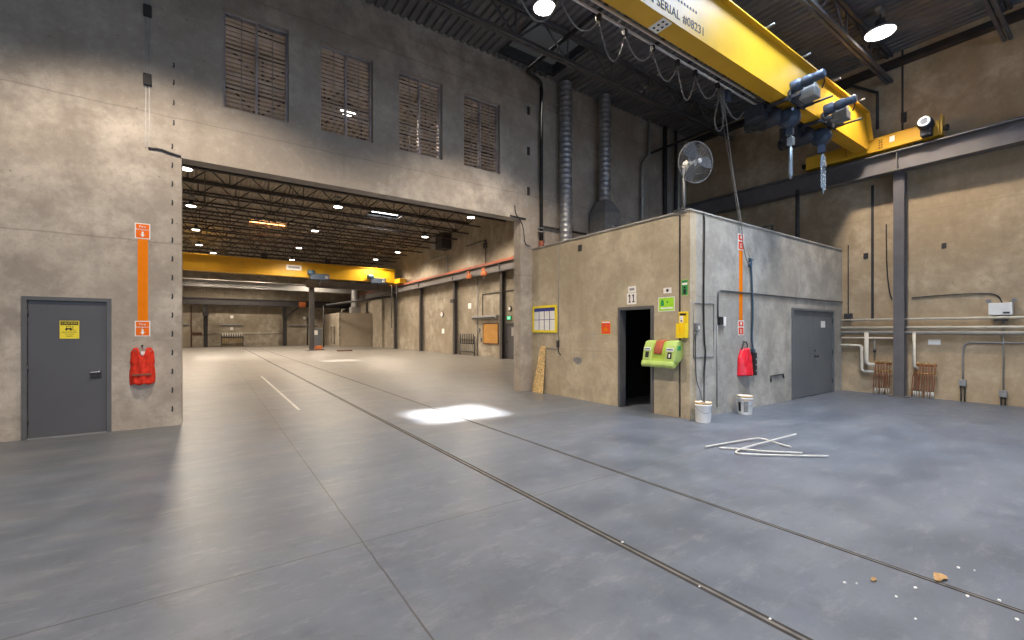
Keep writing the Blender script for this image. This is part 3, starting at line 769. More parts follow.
def side_sign(name, y0, y1, z0, z1, mat, label, border=None, texts=(), extra=None):
    o = thing(name, (XB, (y0 + y1) / 2, z0), label, 'sign')
    MB().box(XB - .004, XB + .002, y0, y1, z0, z1).build('panel', mat, o)
    if border:
        b = .014
        MB().box(XB - .006, XB - .004, y0, y0 + b, z0, z1).box(XB - .006, XB - .004, y1 - b, y1, z0, z1).box(XB - .006, XB - .004, y0 + b, y1 - b, z0, z0 + b).box(XB - .006, XB - .004, y0 + b, y1 - b, z1 - b, z1).build('border', border, o)
    for s, sz, dy, z, m in texts: lettering('lettering', s, sz, (XB - .0065, (y0 + y1) / 2 + dy, z), RY, UZ, m, o, maxw=(y1 - y0) * .8)
    return o
o = side_sign('fire_sign', 6.70, 7.0, 1.56, 1.88, 'red_sign', 'red sign on the concrete left of the open doorway', 'lime_pale')
MB().box(XB - .0065, XB - .004, 6.73, 6.97, 1.82, 1.85).build('header', 'paper', o)
MB().prism([(6.92, 1.64), (6.78, 1.64), (6.80, 1.70), (6.83, 1.69), (6.85, 1.78), (6.88, 1.70), (6.91, 1.71)], XB - .0065, XB - .004, 'yz').build('flame_pictogram', 'orange', o)
o = side_sign('door_number', 6.0, 6.25, 2.20, 2.44, 'paper', 'white number 11 plate above the open doorway')
for yc in (6.175, 6.075):
    MB().prism([(yc + .03, 2.24), (yc - .03, 2.24), (yc - .03, 2.262), (yc - .012, 2.262), (yc - .012, 2.41), (yc + .01, 2.41), (yc + .032, 2.385), (yc + .032, 2.365), (yc + .010, 2.372), (yc + .010, 2.262), (yc + .03, 2.262)], XB - .0065, XB - .004, 'yz').build('numeral', 'ink', o)
o = side_sign('small_plate', 6.01, 6.22, 2.45, 2.58, 'paper', 'small white plate above the number 11 plate')
MB().box(XB - .006, XB - .004, 6.05, 6.18, 2.49, 2.54).build('print', 'steel_dull', o)
o = side_sign('camera_notice', 5.16, 5.34, 2.37, 2.48, 'paper', 'small white notice with a black eye mark above the lime sign')
MB().lathe([(.03, 0), (.03, .003)], (XB - .004, 5.25, 2.425), (-1, 0, 0), 14).build('mark', 'ink', o)
o = side_sign('eyewash_sign', 5.09, 5.46, 2.02, 2.30, 'lime_sign', 'lime green eyewash sign above the eyewash station', 'paper')
MB().box(XB - .0065, XB - .004, 5.13, 5.40, 2.07, 2.10).build('print', 'paper', o)
MB().prism([(5.40, 2.13), (5.33, 2.13), (5.33, 2.20), (5.35, 2.25), (5.38, 2.25), (5.40, 2.20)], XB - .0065, XB - .004, 'yz').lathe([(.02, 0), (.02, .003)], (XB - .004, 5.25, 2.2), (-1, 0, 0), 10).build('pictogram', 'green_sign', o)
o = side_sign('first_aid_sign', 4.80, 4.95, 2.30, 2.60, 'green_sign', 'dark green sign high on the pier by the room corner', 'lime_pale')
MB().box(XB - .0065, XB - .004, 4.85, 4.90, 2.33, 2.42).lathe([(.02, 0), (.02, .003)], (XB - .004, 4.875, 2.45), (-1, 0, 0), 10).build('pictogram', 'ink', o)
MB().box(XB - .0065, XB - .004, 4.82, 4.93, 2.50, 2.54).build('print', 'paper', o)
# yellow dispenser
o = thing('lockout_station', (XB, 4.90, 1.51), 'yellow wall box with an open slot right of the eyewash station', 'dispenser')
MB().bevbox(XB - .03, XB + .002, 4.80, 4.99, 1.51, 2.0, .008).build('back_plate', 'yel_box', o)
MB().box(XB - .11, XB - .03, 4.80, 4.825, 1.53, 1.78).box(XB - .11, XB - .03, 4.965, 4.99, 1.53, 1.78).box(XB - .11, XB - .03, 4.80, 4.99, 1.51, 1.535).box(XB - .11, XB - .10, 4.825, 4.965, 1.535, 1.60).build('tray', 'yel_box', o)
MB().box(XB - .034, XB - .03, 4.83, 4.96, 1.93, 1.97).build('header', 'ink', o)
MB().box(XB - .034, XB - .03, 4.89, 4.96, 1.80, 1.92).build('label', 'paper', o)
MB().box(XB - .036, XB - .033, 4.905, 4.945, 1.815, 1.84).box(XB - .036, XB - .033, 4.92, 4.935, 1.87, 1.885).build('print', 'ink', o)
# joint strip near the corner
struct(MB().box(XB - .012, XB + .002, 4.965, 4.99, .02, ZB - .05).build('trim_corner_joint', 'dark', loc=(0, 0, 0)))

# lime eyewash station
o = thing('eyewash_station', (XB, 5.28, 1.0), 'lime green plastic eyewash station on the wall right of the open doorway', 'eyewash station')
def bev_prism(poly, y0, y1, b):
    mb = MB(); mb.prism(poly, y0, y1)
    bm = bmesh.new(); vv = [bm.verts.new(p) for p in mb.v]
    for f in mb.f: bm.faces.new([vv[i] for i in f])
    bmesh.ops.recalc_face_normals(bm, faces=bm.faces[:])
    bmesh.ops.bevel(bm, geom=bm.edges[:], offset=b, segments=3, affect='EDGES', profile=.5, clamp_overlap=True)
    bm.verts.index_update(); r = MB(); r.add([v.co[:] for v in bm.verts], [[v.index for v in f.verts] for f in bm.faces], True); bm.free()
    return r
def ew(pts, g=0): return [(XB + x - g, z) for x, z in pts]
prof = [(.002, 1.15), (.002, 1.42), (-.10, 1.455), (-.19, 1.43), (-.25, 1.30), (-.28, 1.12), (-.315, 1.05), (-.32, 1.0), (-.29, .965), (-.20, .98), (-.10, 1.06)]
bev_prism(ew(prof), 4.910, 5.600, .012).build('body', 'lime', o)
cheek = [(-.06, 1.10), (-.06, 1.44), (-.11, 1.465), (-.20, 1.44), (-.262, 1.30), (-.292, 1.12), (-.305, 1.08), (-.22, 1.04), (-.12, 1.06)]
bev_prism(ew(cheek), 4.895, 5.110, .014).build('side_cheek', 'lime_pale', o)
bev_prism(ew(cheek), 5.410, 5.610, .014).build('side_cheek', 'lime_pale', o)
bev_prism(ew([(-.04, 1.38), (-.05, 1.455), (-.11, 1.475), (-.205, 1.45), (-.275, 1.31), (-.29, 1.20), (-.24, 1.20), (-.12, 1.33)]), 5.180, 5.360, .014).build('reservoir', 'brown_clear', o)
bev_prism(ew([(-.28, 1.06), (-.325, 1.07), (-.345, 1.0), (-.325, .95), (-.25, .955), (-.25, .98)]), 4.895, 5.610, .012).build('drip_tray', 'lime_pale', o)
def on_front(y0, y1, t0, t1, lift, name, mat, parent=None):
    a, b = (-.262, 1.30), (-.292, 1.12)
    P = lambda t, l: (XB + a[0] + (b[0] - a[0]) * t - l, a[1] + (b[1] - a[1]) * t)
    return MB().prism([P(t0, lift - .004), P(t1, lift - .004), P(t1, lift), P(t0, lift)], y0, y1).build(name, mat, o)
on_front(4.930, 5.080, -.12, .22, .006, 'white_label', 'paper'); on_front(4.940, 5.070, -.02, .12, .008, 'blue_label', 'blue_ink')
on_front(4.960, 5.050, .32, .98, .006, 'black_label', 'ink'); on_front(4.990, 5.020, .5, .85, .008, 'drop_mark', 'paper')
on_front(5.440, 5.580, -.12, .18, .006, 'white_label', 'paper'); on_front(5.450, 5.570, -.02, .10, .008, 'blue_label', 'blue_ink')
on_front(5.470, 5.550, .32, .95, .006, 'black_label', 'ink')
MB().box(XB - .2, XB - .10, 4.888, 4.896, 1.28, 1.36).build('green_label', 'green_sign', o)
# stencilled notes on the wall left of the doorway
g = MB()
for k, (y, z, w, h) in enumerate(((7.45, 1.55, .10, .02), (7.25, 1.55, .10, .02), (7.45, 1.47, .12, .015), (7.22, 1.47, .10, .015), (7.48, 1.40, .08, .012), (7.2, 1.38, .12, .012), (7.3, 1.27, .2, .012), (7.5, 1.2, .1, .01), (7.2, 1.2, .12, .01), (7.25, 1.08, .1, .012), (7.25, 1.02, .09, .012))):
    g.box(XB - .0015, XB + .002, y - w, y + w * .6, z, z + h)
tag(g.build('wall_marking', 'steel_dull'), 'faded pencil notes on the concrete left of the red sign', 'marking')
tag(MB().prism([(7.95, .92), (7.85, .86), (7.74, .82), (7.62, .90), (7.6, .99), (7.75, 1.02), (7.9, 1.0)], XB - .0015, XB + .002, 'yz').build('patch', 'steel_dull'), 'dark grey smudge on the concrete between notice board and doorway', 'smudge')
tag(MB().bevbox(XB - .02, XB + .002, 7.62, 7.74, 3.55, 3.70, .006).build('wall_bracket', 'dark'), 'dark bracket near the top edge of the corner room', 'bracket')

# ------------------------------------------------------------------ front face of the corner room (normal -Y)
F = YB
o = thing('drop_cable', (7.69, F, .3), 'thick black cable hanging down the room corner into the white bucket', 'cable')
MB().tube(smooth([(7.71, F + .1, ZB + .05), (7.71, F - .03, ZB + .05), (7.71, F - .03, 3.4), (7.68, F - .03, 2.3), (7.70, F - .03, 1.45), (7.74, F - .04, 1.25), (7.66, F - .05, .8), (7.52, F - .14, .55), (7.36, F - .24, .36)], 2), .016, 8).build('lead', 'black', o)
MB().tube(smooth([(7.42, F - .03, 1.6), (7.42, F - .03, .9), (7.45, F - .04, .66), (7.38, F - .14, .58), (7.30, F - .24, .38)], 2), .010, 6).build('thin_lead', 'dark', o)
o = thing('wall_socket', (7.48, F, 1.63), 'small grey switch box by the drop cable on the room corner', 'switch')
MB().bevbox(7.42, 7.54, F - .06, F + .002, 1.63, 1.79, .008).build('box', 'steel_dull', o)
MB().box(7.46, 7.50, F - .066, F - .06, 1.67, 1.74).build('rocker', 'white', o)
o = thing('panel_outline', (7.72, F, 1.14), 'thin grey conduit rectangle around the corner switch box', 'conduit')
MB().tube([(7.39, F - .012, 1.15), (7.39, F - .012, 2.17), (8.06, F - .012, 2.17), (8.06, F - .012, 1.15), (7.39, F - .012, 1.15)], .009, 6).build('conduit_loop', 'steel_dull', o)
o = thing('wall_conduit', (8.2, F, 0), 'grey conduit bending over the pink red cover toward the slate doors', 'conduit')
MB().tube(smooth([(8.19, F - .02, 1.9), (8.19, F - .02, 2.36), (8.24, F - .02, 2.44), (8.4, F - .02, 2.44), (XR - .02, F - .02, 2.44)], 1), .016, 8).build('tube', 'frame_grey', o)
MB().tube([(8.17, F - .015, .15), (8.17, F - .015, 1.75)], .010, 6).build('lower_tube', 'steel_dull', o)
MB().bevbox(8.20, 8.31, F - .07, F + .002, 1.76, 1.92, .008).build('junction_box', 'black', o)
MB().bevbox(8.315, 8.42, F - .06, F + .002, 1.74, 1.92, .008).build('cover_plate', 'white', o)
# narrow orange stripe with red/white signs
tag(MB().box(9.01, 9.15, F - .0015, F + .002, 1.86, 3.34).build('wall_stripe', 'orange'), 'narrow orange stripe above the pink red cover', 'stripe')
def red_sign(z0, z1, label):
    o = thing('extinguisher_sign', (9.08, F, z0), label, 'sign')
    MB().box(8.96, 9.20, F - .005, F - .001, z0, z1).build('panel', 'white', o)
    h = (z1 - z0)
    MB().box(8.985, 9.175, F - .0065, F - .005, z0 + h * .60, z1 - .02).box(8.985, 9.175, F - .0065, F - .005, z0 + .02, z0 + h * .52).build('field', 'red_sign', o)
    MB().lathe([(.035, 0), (.035, .002)], (9.08, F - .0065, z0 + h * .79), (0, -1, 0), 16).build('symbol', 'white', o)
    MB().box(9.05, 9.11, F - .008, F - .0065, z0 + .05, z0 + h * .40).build('symbol', 'white', o)
    MB().box(9.062, 9.098, F - .009, F - .008, z0 + .07, z0 + h * .35).build('mark', 'red_sign', o)
red_sign(3.32, 3.66, 'red and white extinguisher sign at the top of the narrow orange stripe')
red_sign(1.55, 1.86, 'red and white extinguisher sign just above the pink red cover')
o = thing('extinguisher_cover', (9.2, F, .72), 'pink red extinguisher cover bag hanging below the narrow orange stripe', 'cover')
cloth_shape(8.93, 9.42, .72, 1.28, F, False).build('cloth', 'pink_red', o)
MB().tube(smooth([(9.06, F - .03, 1.24), (9.08, F - .05, 1.36), (9.13, F - .04, 1.42)], 1), .014, 6).tube(smooth([(9.28, F - .03, 1.24), (9.25, F - .05, 1.36), (9.2, F - .04, 1.42)], 1), .014, 6).build('strap', 'dark', o)
MB().tube(smooth([(9.165, F + .01, 1.42), (9.165, F - .06, 1.41)], 1), .012, 6).build('hook', 'black', o)
# crane pendant: cable along the wall and black handset
o = thing('crane_pendant', (9.45, F, .68), 'black crane pendant handset with cable beside the pink red cover', 'crane control')
MB().bevbox(9.45, 9.56, F - .10, F - .01, .70, 1.18, .012).build('handset', 'black', o)
for z in (.80, .92, 1.04): MB().lathe([(.02, 0), (.018, .012)], (9.505, F - .10, z), (0, -1, 0), 10).build('button', 'steel_dull', o)
MB().bevbox(9.44, 9.53, F - .08, F - .02, 1.18, 1.26, .01).build('cable_gland', 'cable_blue', o)
MB().tube(smooth([(9.48, F - .05, 1.24), (9.44, F - .04, 1.5), (9.50, F - .04, 2.0), (9.46, F - .04, 2.6), (9.42, F - .035, 3.1)], 2), .020, 8).build('cable', 'cable_blue', o)
MB().tube(smooth([(9.42, F - .035, 3.1), (9.3, F - .04, 3.05), (9.16, F - .05, 3.2), (9.03, F - .06, 3.5), (9.0, F - .06, 3.85), (8.75, 4.72, 4.6), (8.4, 4.72, 5.9), (8.33, 4.72, 6.45)], 2), .010, 7).build('riser_cable', 'cable', o)
MB().tube(smooth([(9.42, F - .03, 3.14), (9.26, 4.9, 3.95), (8.9, 4.85, 4.8), (8.45, 4.8, 5.8), (8.37, 4.8, 6.4)], 2), .006, 6).build('strain_wire', 'cable', o)
MB().bevbox(9.38, 9.46, F - .05, F + .002, 3.0, 3.18, .012).build('wall_cleat', 'cable_blue', o)
tt = MB()
for s in (-1, 1): tt.tube([(9.42, F - .03, 3.1), (9.42 + .11 * s, F - .04, 3.17)], .010, 6)
tt.build('cleat_horn', 'cable_blue', o)
run('pipe_stub', [(10.33, F - .02, .50), (10.33, F - .02, .63), (10.9, F - .02, .645), (10.94, F - .02, .55)], .018, 'dark', 'bent dark pipe stub low on the wall left of the slate doors')
tag(MB().box(13.05, 13.30, YB - .002, YB + .006, 1.73, 1.90).build('paper_notice', 'paper'), 'white paper notice taped on the right slate door', 'notice')
tag(MB().tube([(10.3, F + .12, ZB + .12), (10.7, F + .12, ZB + .22), (10.75, F + .15, ZB + .05)], .02, 6).build('roof_hook', 'dark'), 'small dark metal piece on the roof edge of the corner room', 'hook')
run('roof_conduit', [(12.55, F + .35, ZB + .03), (12.55, F + .35, 5.3)], .05, 'dark', 'dark upright pipe rising from the corner room roof below the runway beam')

# buckets
def bucket(x, y, label, dirty):
    o = thing('bucket', (x, y, 0), label, 'bucket')
    MB().lathe([(.124, 0), (.128, .01), (.140, .30), (.147, .305), (.147, .325), (.140, .325), (.140, .34), (.145, .345), (.145, .36), (.136, .36), (.120, .03), (.01, .025)], (x, y, 0), n=28).build('pail', 'bucket', o)
    MB().lathe([(.1465, 0), (.1475, .03), (.137, .032), (.135, .0)], (x, y, .335), n=28).build('rim', 'bucket_dirty', o)
    pts = [(x + .15 * math.cos(a) * .72 - .15 * math.sin(a) * .72 * 0 + .0, y, 0) for a in (0,)]
    d1 = Vector((.82, -.57, 0)); fw = Vector((-.57, -.82, 0))
    pts = [Vector((x, y, .30)) + d1 * .153 * math.cos(a) + fw * (.153 * math.sin(a) + .004) + Vector((0, 0, -.12 * math.sin(a))) for a in [PI * k / 14 for k in range(15)]]
    MB().tube(pts, .004, 6).build('handle', 'steel', o)
    return o
b = bucket(7.31, 4.52, 'white plastic bucket holding the drop cable at the room corner', 0)
b = bucket(8.72, 4.50, 'labelled white bucket with stained rim below the pink red cover', 1)
def curved(cx, cy, r, a0, a1, z0, z1, n=8):
    m = MB(); vs = []
    for k in range(n + 1):
        a = a0 + (a1 - a0) * k / n
        for z, rr in ((z0, r), (z1, r + (z1 - z0) * .063)):
            vs.append((cx + rr * math.cos(a), cy + rr * math.sin(a), z)); vs.append((cx + (rr - .004) * math.cos(a), cy + (rr - .004) * math.sin(a), z))
    for k in range(n):
        q = 4 * k; m.add([], [])
    fs = []
    for k in range(n):
        q = 4 * k
        fs += [(q, q + 4, q + 6, q + 2), (q + 1, q + 3, q + 7, q + 5), (q + 2, q + 6, q + 7, q + 3), (q, q + 1, q + 5, q + 4)]
    m.add(vs, fs); return m
va = math.atan2(-4.5, -8.72)
curved(8.72, 4.50, .1325, va - .95, va - .55, .06, .24).build('label', 'ink', b)
curved(8.72, 4.50, .1325, va - .15, va + .45, .05, .26).build('label', 'steel_dull', b)
curved(8.72, 4.50, .1405, va - .35, va + .9, .28, .30).build('drip', 'bucket_dirty', b)

# bent white pipes lying on the floor
def floor_pipe(pts, r, label):
    tag(MB().tube(smooth(pts, 2), r, 8).build('bent_pipe', 'pvc'), label, 'pipe')
floor_pipe([(5.68, 3.49, .022), (6.55, 3.36, .025), (6.78, 3.28, .04), (6.72, 3.05, .03), (6.66, 2.80, .022)], .013, 'bent white pipe farthest left on the floor by the bucket')
floor_pipe([(5.80, 3.35, .022), (6.02, 3.05, .03), (6.10, 2.92, .022), (6.46, 2.58, .022)], .013, 'short kinked white pipe in the middle of the floor bundle')
floor_pipe([(7.38, 3.03, .06), (6.6, 3.07, .055), (6.0, 3.14, .03), (5.78, 3.12, .022), (5.72, 3.03, .022), (5.95, 2.82, .022), (6.57, 2.32, .022)], .013, 'long hairpin white pipe nearest the camera on the floor')

# debris on the near floor
for i, (x, y, r, lb) in enumerate(((3.97, .77, .045, 'curled dry leaf lying across the floor groove'), (3.58, 1.01, .02, 'small brown leaf scrap on the near floor beside white chips'))):
    pts = []
    for k in range(10):
        a = 2 * PI * k / 10; rr = r * (1 + .25 * math.sin(3 * a + i)) ; pts.append((x + rr * 1.5 * math.cos(a + .5), y + rr * .7 * math.sin(a + .5), .008 + .012 * math.sin(2 * a) ** 2))
    tag(MB().add(pts + [(p[0], p[1], p[2] - .003) for p in pts], [tuple(range(10)), tuple(range(19, 9, -1))] + [(k, (k + 1) % 10, 10 + (k + 1) % 10, 10 + k) for k in range(10)]).build('dry_leaf', 'leaf'), lb, 'leaf')
for x, y in ((3.45, 1.06), (3.48, .87), (3.70, .83), (4.26, .73), (4.30, .66), (3.85, .62), (3.40, 1.11), (3.77, .41), (3.3, .74), (3.95, .5), (2.62, 1.21), (2.58, 1.62), (2.63, 2.3)):
    r = random.uniform(.006, .011)
    tag(MB().prism([(x + r * (1 + .5 * random.random()) * math.cos(a), y + r * (.6 + .5 * random.random()) * math.sin(a)) for a in (0, 1.2, 2.4, 3.6, 5)], .0, .006, 'xy').build('paper_scrap', 'paper'), 'tiny white chip lying on the near floor', 'scrap', 'white chips on the near floor')

# ------------------------------------------------------------------ right wall: column, runway beam, pipes
XW = 14.05
def I_beam_y(mb, xc, y0, y1, z0, z1, w=.30, tf=.03, tw=.02):
    mb.box(xc - w / 2, xc + w / 2, y0, y1, z0, z0 + tf).box(xc - w / 2, xc + w / 2, y0, y1, z1 - tf, z1).box(xc - tw / 2, xc + tw / 2, y0, y1, z0 + tf, z1 - tf)
    return mb
def column(yc, label, group, zt, xc=14.20, w=.21, mat='column'):
    o = thing('steel_column', (xc, yc, 0), label, 'column', group)
    MB().box(xc - .12, xc - .095, yc - w / 2, yc + w / 2, .02, zt).box(xc + .095, xc + .12, yc - w / 2, yc + w / 2, .02, zt).box(xc - .095, xc + .095, yc - .012, yc + .012, .02, zt).build('post', mat, o)
    MB().box(xc - .22, xc + .22, yc - .18, yc + .18, 0, .02).build('base_plate', 'column', o)
    MB().box(XW - .13, XW - .012, yc - .008, yc + .008, zt + .03, zt + .47).build('web_stiffener', 'column', o)
    return o
o = thing('crane_runway_beam', (XW, 0, 5.6), 'grey runway beam under the yellow crane along the right wall', 'runway beam')
I_beam_y(MB(), XW, Y0 + .1, YA - .05, 5.60, 6.10).build('beam', 'column', o)
MB().box(XW - .03, XW + .03, Y0 + .1, YA - .05, 6.10, 6.15).build('crane_rail', 'dark', o)
c0 = column(3.47, 'grey steel column carrying the runway beam by the wall pipes', None, 5.60)
c = dup(c0, (14.20, 9.25, 0), 'grey steel column behind the corner room roof')
for k, lb in ((1, 'steel column by the hall exit door and yellow panel'), (2, 'steel column between hall pipe rack and clock'), (3, 'steel column third deep along the right hall wall'), (4, 'steel column where the hall crane meets the right wall')):
    if k == 1: ch = column(21.55, lb, None, 5.15, 14.2, .26, 'column_dark')
    else: dup(ch, (14.2, 15.5 + 6.05 * k, 0), lb)
o = thing('hall_runway_beam', (XW, 0, 5.15), 'rust red and grey runway beam along the right hall wall', 'runway beam')
I_beam_y(MB(), XW, YA + .4, 54, 5.15, 5.66).build('beam', 'column', o)
MB().box(XW - .17, XW + .05, YA + .4, 54, 5.66, 5.80).build('conductor_bar', 'rust_red', o)
MB().tube([(XW - .25, YA + .4, 5.10), (XW - .25, 54, 5.10)], .03, 6).build('pipe', 'dark', o)

PX = XR - .12
def wpipe(pts, r, mat, label, it=0): return run('wall_pipe', pts, r, mat, label, 'pipe', 10, it)
yl, yn = YB - .02, -7.5
wpipe([(PX, yl, 1.935), (PX, yn, 1.935)], .03, 'pipe', 'topmost pale pipe of the run along the right wall')
wpipe([(PX, yl, 1.725), (PX, yn, 1.725)], .032, 'pipe', 'second pale pipe from the top along the right wall')
wpipe([(PX, yl, 1.595), (PX, yn, 1.595)], .045, 'pipe_grey', 'thick grey pipe third from the top along the right wall')
wpipe([(PX, yl, 1.455), (PX, 3.62, 1.455)], .025, 'pipe', 'thin pale pipe under the thick grey pipe, ending at the column')
wpipe([(PX, yl, 1.25), (PX, 4.33, 1.25), (PX, 4.29, 1.20), (PX, 4.29, .62), (PX, 4.25, .57), (PX, 4.02, .57)], .04, 'pipe', 'low pale pipe dropping to the left manifold')
wpipe([(PX - .06, 4.17, 1.60), (PX - .06, 4.17, .82), (PX - .05, 4.13, .76), (PX - .02, 4.0, .76)], .05, 'pipe', 'thick pale drop pipe beside the left manifold')
wpipe([(PX - .05, 3.22, 1.60), (PX - .05, 3.22, .78), (PX - .02, 3.16, .72)], .032, 'pipe', 'pale drop pipe just right of the column')
o = thing('valve', (PX + .03, 4.02, .95), 'small dark valve beside the thick drop pipe', 'valve')
MB().tube([(PX + .03, 4.02, .95), (PX + .03, 4.02, 1.40)], .014, 6).build('stem_pipe', 'steel_dull', o)
MB().lathe([(.03, 0), (.035, .03), (.03, .08)], (PX + .03, 4.02, 1.08), n=10).build('valve_body', 'dark', o)

def manifold(y0, y1, n, label):
    o = thing('manifold', (PX, (y0 + y1) / 2, 0), label, 'manifold')
    for z, r in ((.80, .026), (.60, .022)):
        MB().tube([(PX, y0, z), (PX, y1, z)], r, 8).build('header', 'copper' if z > .7 else 'brass', o)
    for k in range(n):
        y = y0 + (y1 - y0) * (k + .5) / n; s = random.uniform(-.025, .025)
        MB().tube(smooth([(PX - .02, y, .80), (PX - .04, y, .62), (PX - .02, y + s, .40), (PX + .01, y + s + .03, .16)], 1), .010, 6).build('loop_tube', 'copper', o)
        MB().tube([(PX + .01, y + s + .03, .17), (PX + .02, y + s + .04, 0)], .011, 6).build('floor_sleeve', 'pvc', o)
        MB().lathe([(.018, 0), (.022, .02), (.012, .05)], (PX - .02, y, .82), n=8).build('valve_cap', 'brass', o)
        if k % 2: MB().tube(smooth([(PX + .0, y + .022, .60), (PX + .02, y + .05, .4), (PX + .03, y + .06, .0)], 1), .008, 6).build('return_tube', 'copper', o)
manifold(3.66, 4.02, 6, 'copper heating manifold left of the grey column')
manifold(2.82, 3.25, 8, 'copper heating manifold right of the grey column')

o = thing('emergency_light', (PX, 1.8, 1.97), 'white emergency light box with two lamp heads on the right wall', 'emergency light')
MB().bevbox(XR - .14, XR + .002, 1.62, 1.98, 1.99, 2.26, .012).build('case', 'white', o)
for y in (1.60, 1.98):
    MB().tube([(XR - .06, y * .9 + 1.8 * .1, 2.25), (XR - .07, y, 2.31)], .012, 6).lathe([(.02, 0), (.045, .05), (.045, .07)], (XR - .06, y, 2.32), (-1, 0, -.2), 12).build('lamp_head', 'steel_dull', o)
MB().box(XR - .142, XR - .139, 1.66, 1.76, 2.02, 2.06).build('label', 'dark', o)
MB().box(XR - .145, XR + .002, 1.70, 1.90, 1.86, 1.90).build('bracket', 'dark', o)
run('lamp_wire', [(XR - .02, 3.3, 2.47), (XR - .02, 2.7, 2.50), (XR - .02, 2.1, 2.50), (XR - .02, 1.85, 2.46), (XR - .03, 1.78, 2.25)], .013, 'dark', 'black wire curving from the column to the emergency light', 'wire', 6, 2)
for y, z, lb in ((2.40, .36, 'left floor outlet box with conduit below the wall pipes'), (1.77, .18, 'right floor outlet box with conduit below the emergency light')):
    o = thing('outlet_box', (XR - .04, y, 0), lb, 'electrical box')
    MB().bevbox(XR - .08, XR + .002, y - .06, y + .06, z, z + .15, .008).build('box', 'steel_dull', o)
    if y > 2: MB().tube(smooth([(XR - .03, y, z + .15), (XR - .03, y, 1.25), (XR - .03, y - .06, 1.36), (XR - .03, y - .2, 1.38), (XR - .03, .2, 1.38)], 1), .016, 8).build('conduit', 'steel_dull', o)
    else: MB().tube([(XR - .03, y, z + .15), (XR - .03, y, 1.86)], .012, 8).build('conduit', 'steel_dull', o)
    MB().tube([(XR - .03, y - .03, 0), (XR - .03, y - .03, z)], .014, 6).tube([(XR - .03, y + .03, 0), (XR - .03, y + .03, z)], .014, 6).build('leg_conduit', 'dark', o)
tag(MB().box(XR - .006, XR + .002, 2.78, 3.0, 1.31, 1.43).build('pipe_label', 'paper'), 'white label plate on the right wall under the pipes', 'label')
run('wall_wire', [(XR - .015, 4.62, 4.0), (XR - .015, 4.62, 2.0)], .012, 'dark', 'thin black wire down the right wall beside the corner room', 'wire', 6)
tag(MB().bevbox(XR - .09, XR + .002, 4.52, 4.70, 1.96, 2.12, .01).build('junction_box', 'dark'), 'small dark junction box above the pipes at the room corner', 'electrical box')
struct(MB().box(XR - .008, XR + .002, 4.06, 4.12, 1.95, 5.5).build('trim_wall_joint', 'dark', loc=(0, 0, 0)))
run('corner_pipe', [(14.3, 3.95, 6.9), (14.3, 3.95, 7.85), (14.3, 4.5, 8.28), (14.3, 6.0, 8.28)], .035, 'dark', 'dark bent pipe high on the right wall behind the crane end', 'pipe', 8)
run('column_wire', [(XR - .02, 3.8, 4.4), (XR - .02, 3.79, 3.2), (XR - .02, 3.73, 2.6), (XR - .02, 3.68, 2.45)], .014, 'dark', 'black wire left of the grey column', 'wire', 6, 1)
tag(MB().bevbox(XR - .03, XR + .002, 4.18, 4.28, 3.58, 3.72, .008).build('wall_bracket', 'dark'), 'small dark bracket left of the column on the right wall', 'bracket')
tag(MB().bevbox(XR - .02, XR + .002, 2.68, 2.76, 3.62, 3.74, .008).build('wall_bracket', 'dark'), 'small dark bracket right of the column on the right wall', 'bracket')
struct(MB().box(XR - .008, XR + .002, 3.46, 3.50, 6.2, ZD).build('trim_wall_joint_upper', 'dark', loc=(0, 0, 0)))
tag(MB().bevbox(XR - .06, XR + .002, 3.40, 3.50, 6.9, 7.15, .01).build('wall_bracket', 'dark'), 'dark bracket on the upper joint of the right wall above the crane', 'bracket')
for y0, y1, lb in ((3.30, 3.44, 'dark'),):
    pass
tag(MB().box(XR - .22, XR - .02, Y0 + .1, YA - .1, 8.35, 8.42).box(XR - .04, XR - .02, Y0 + .1, YA - .1, 8.42, 8.6).build('edge_angle', 'joist'), 'dark steel ledger angle along the top of the right wall', 'ledger')

# ------------------------------------------------------------------ the near bridge crane
GY0, GY1, GZ0, GZ1 = 4.0, 4.28, 6.26, 7.12
o = thing('bridge_crane', (9, 4.14, 6.15), 'big yellow overhead bridge crane spanning the near bay', 'crane')
GX0, GX1 = X0 + .6, 13.58
MB().prism([(GX0, GZ0), (13.80, GZ0), (13.80, 6.50), (GX1, GZ1), (GX0, GZ1)], GY0, GY1).build('girder', 'yellow', o)
MB().box(GX0, GX1 + .02, GY0 - .09, GY1 + .09, GZ1, GZ1 + .028).add(
    [(GX1 + .02, GY0 - .09, GZ1), (GX1 + .02, GY1 + .09, GZ1), (13.84, GY1 + .09, 6.50), (13.84, GY0 - .09, 6.50), (GX1 + .02, GY0 - .09, GZ1 + .028), (GX1 + .02, GY1 + .09, GZ1 + .028), (13.87, GY1 + .09, 6.51), (13.87, GY0 - .09, 6.51)],
    [(0, 1, 2, 3), (7, 6, 5, 4), (0, 3, 7, 4), (1, 5, 6, 2), (2, 6, 7, 3), (0, 4, 5, 1)]).build('top_flange', 'yellow', o)
MB().box(GX0, 13.7, GY0 - .012, GY1 + .012, GZ0 - .02, GZ0).build('bottom_flange', 'yellow', o)
st = MB()
for x in (6.9, 8.4, 9.9, 11.4, 12.9): st.tube([(x, GY0 - .02, GZ1 + .08), (x, GY0 - .2, GZ1 + .08)], .02, 6)
for x in (6.9, 8.4, 9.9, 11.4, 12.9): st.box(x - .02, x + .02, GY0 - .06, GY0 - .02, GZ1 + .02, GZ1 + .1)
st.build('rail_stub', 'steel_dull', o)
MB().box(5.47, 5.68, GY0 + .01, GY1 - .0, GZ0 - .03, GZ0 - .02).build('splice_plate', 'white', o)
g = MB()
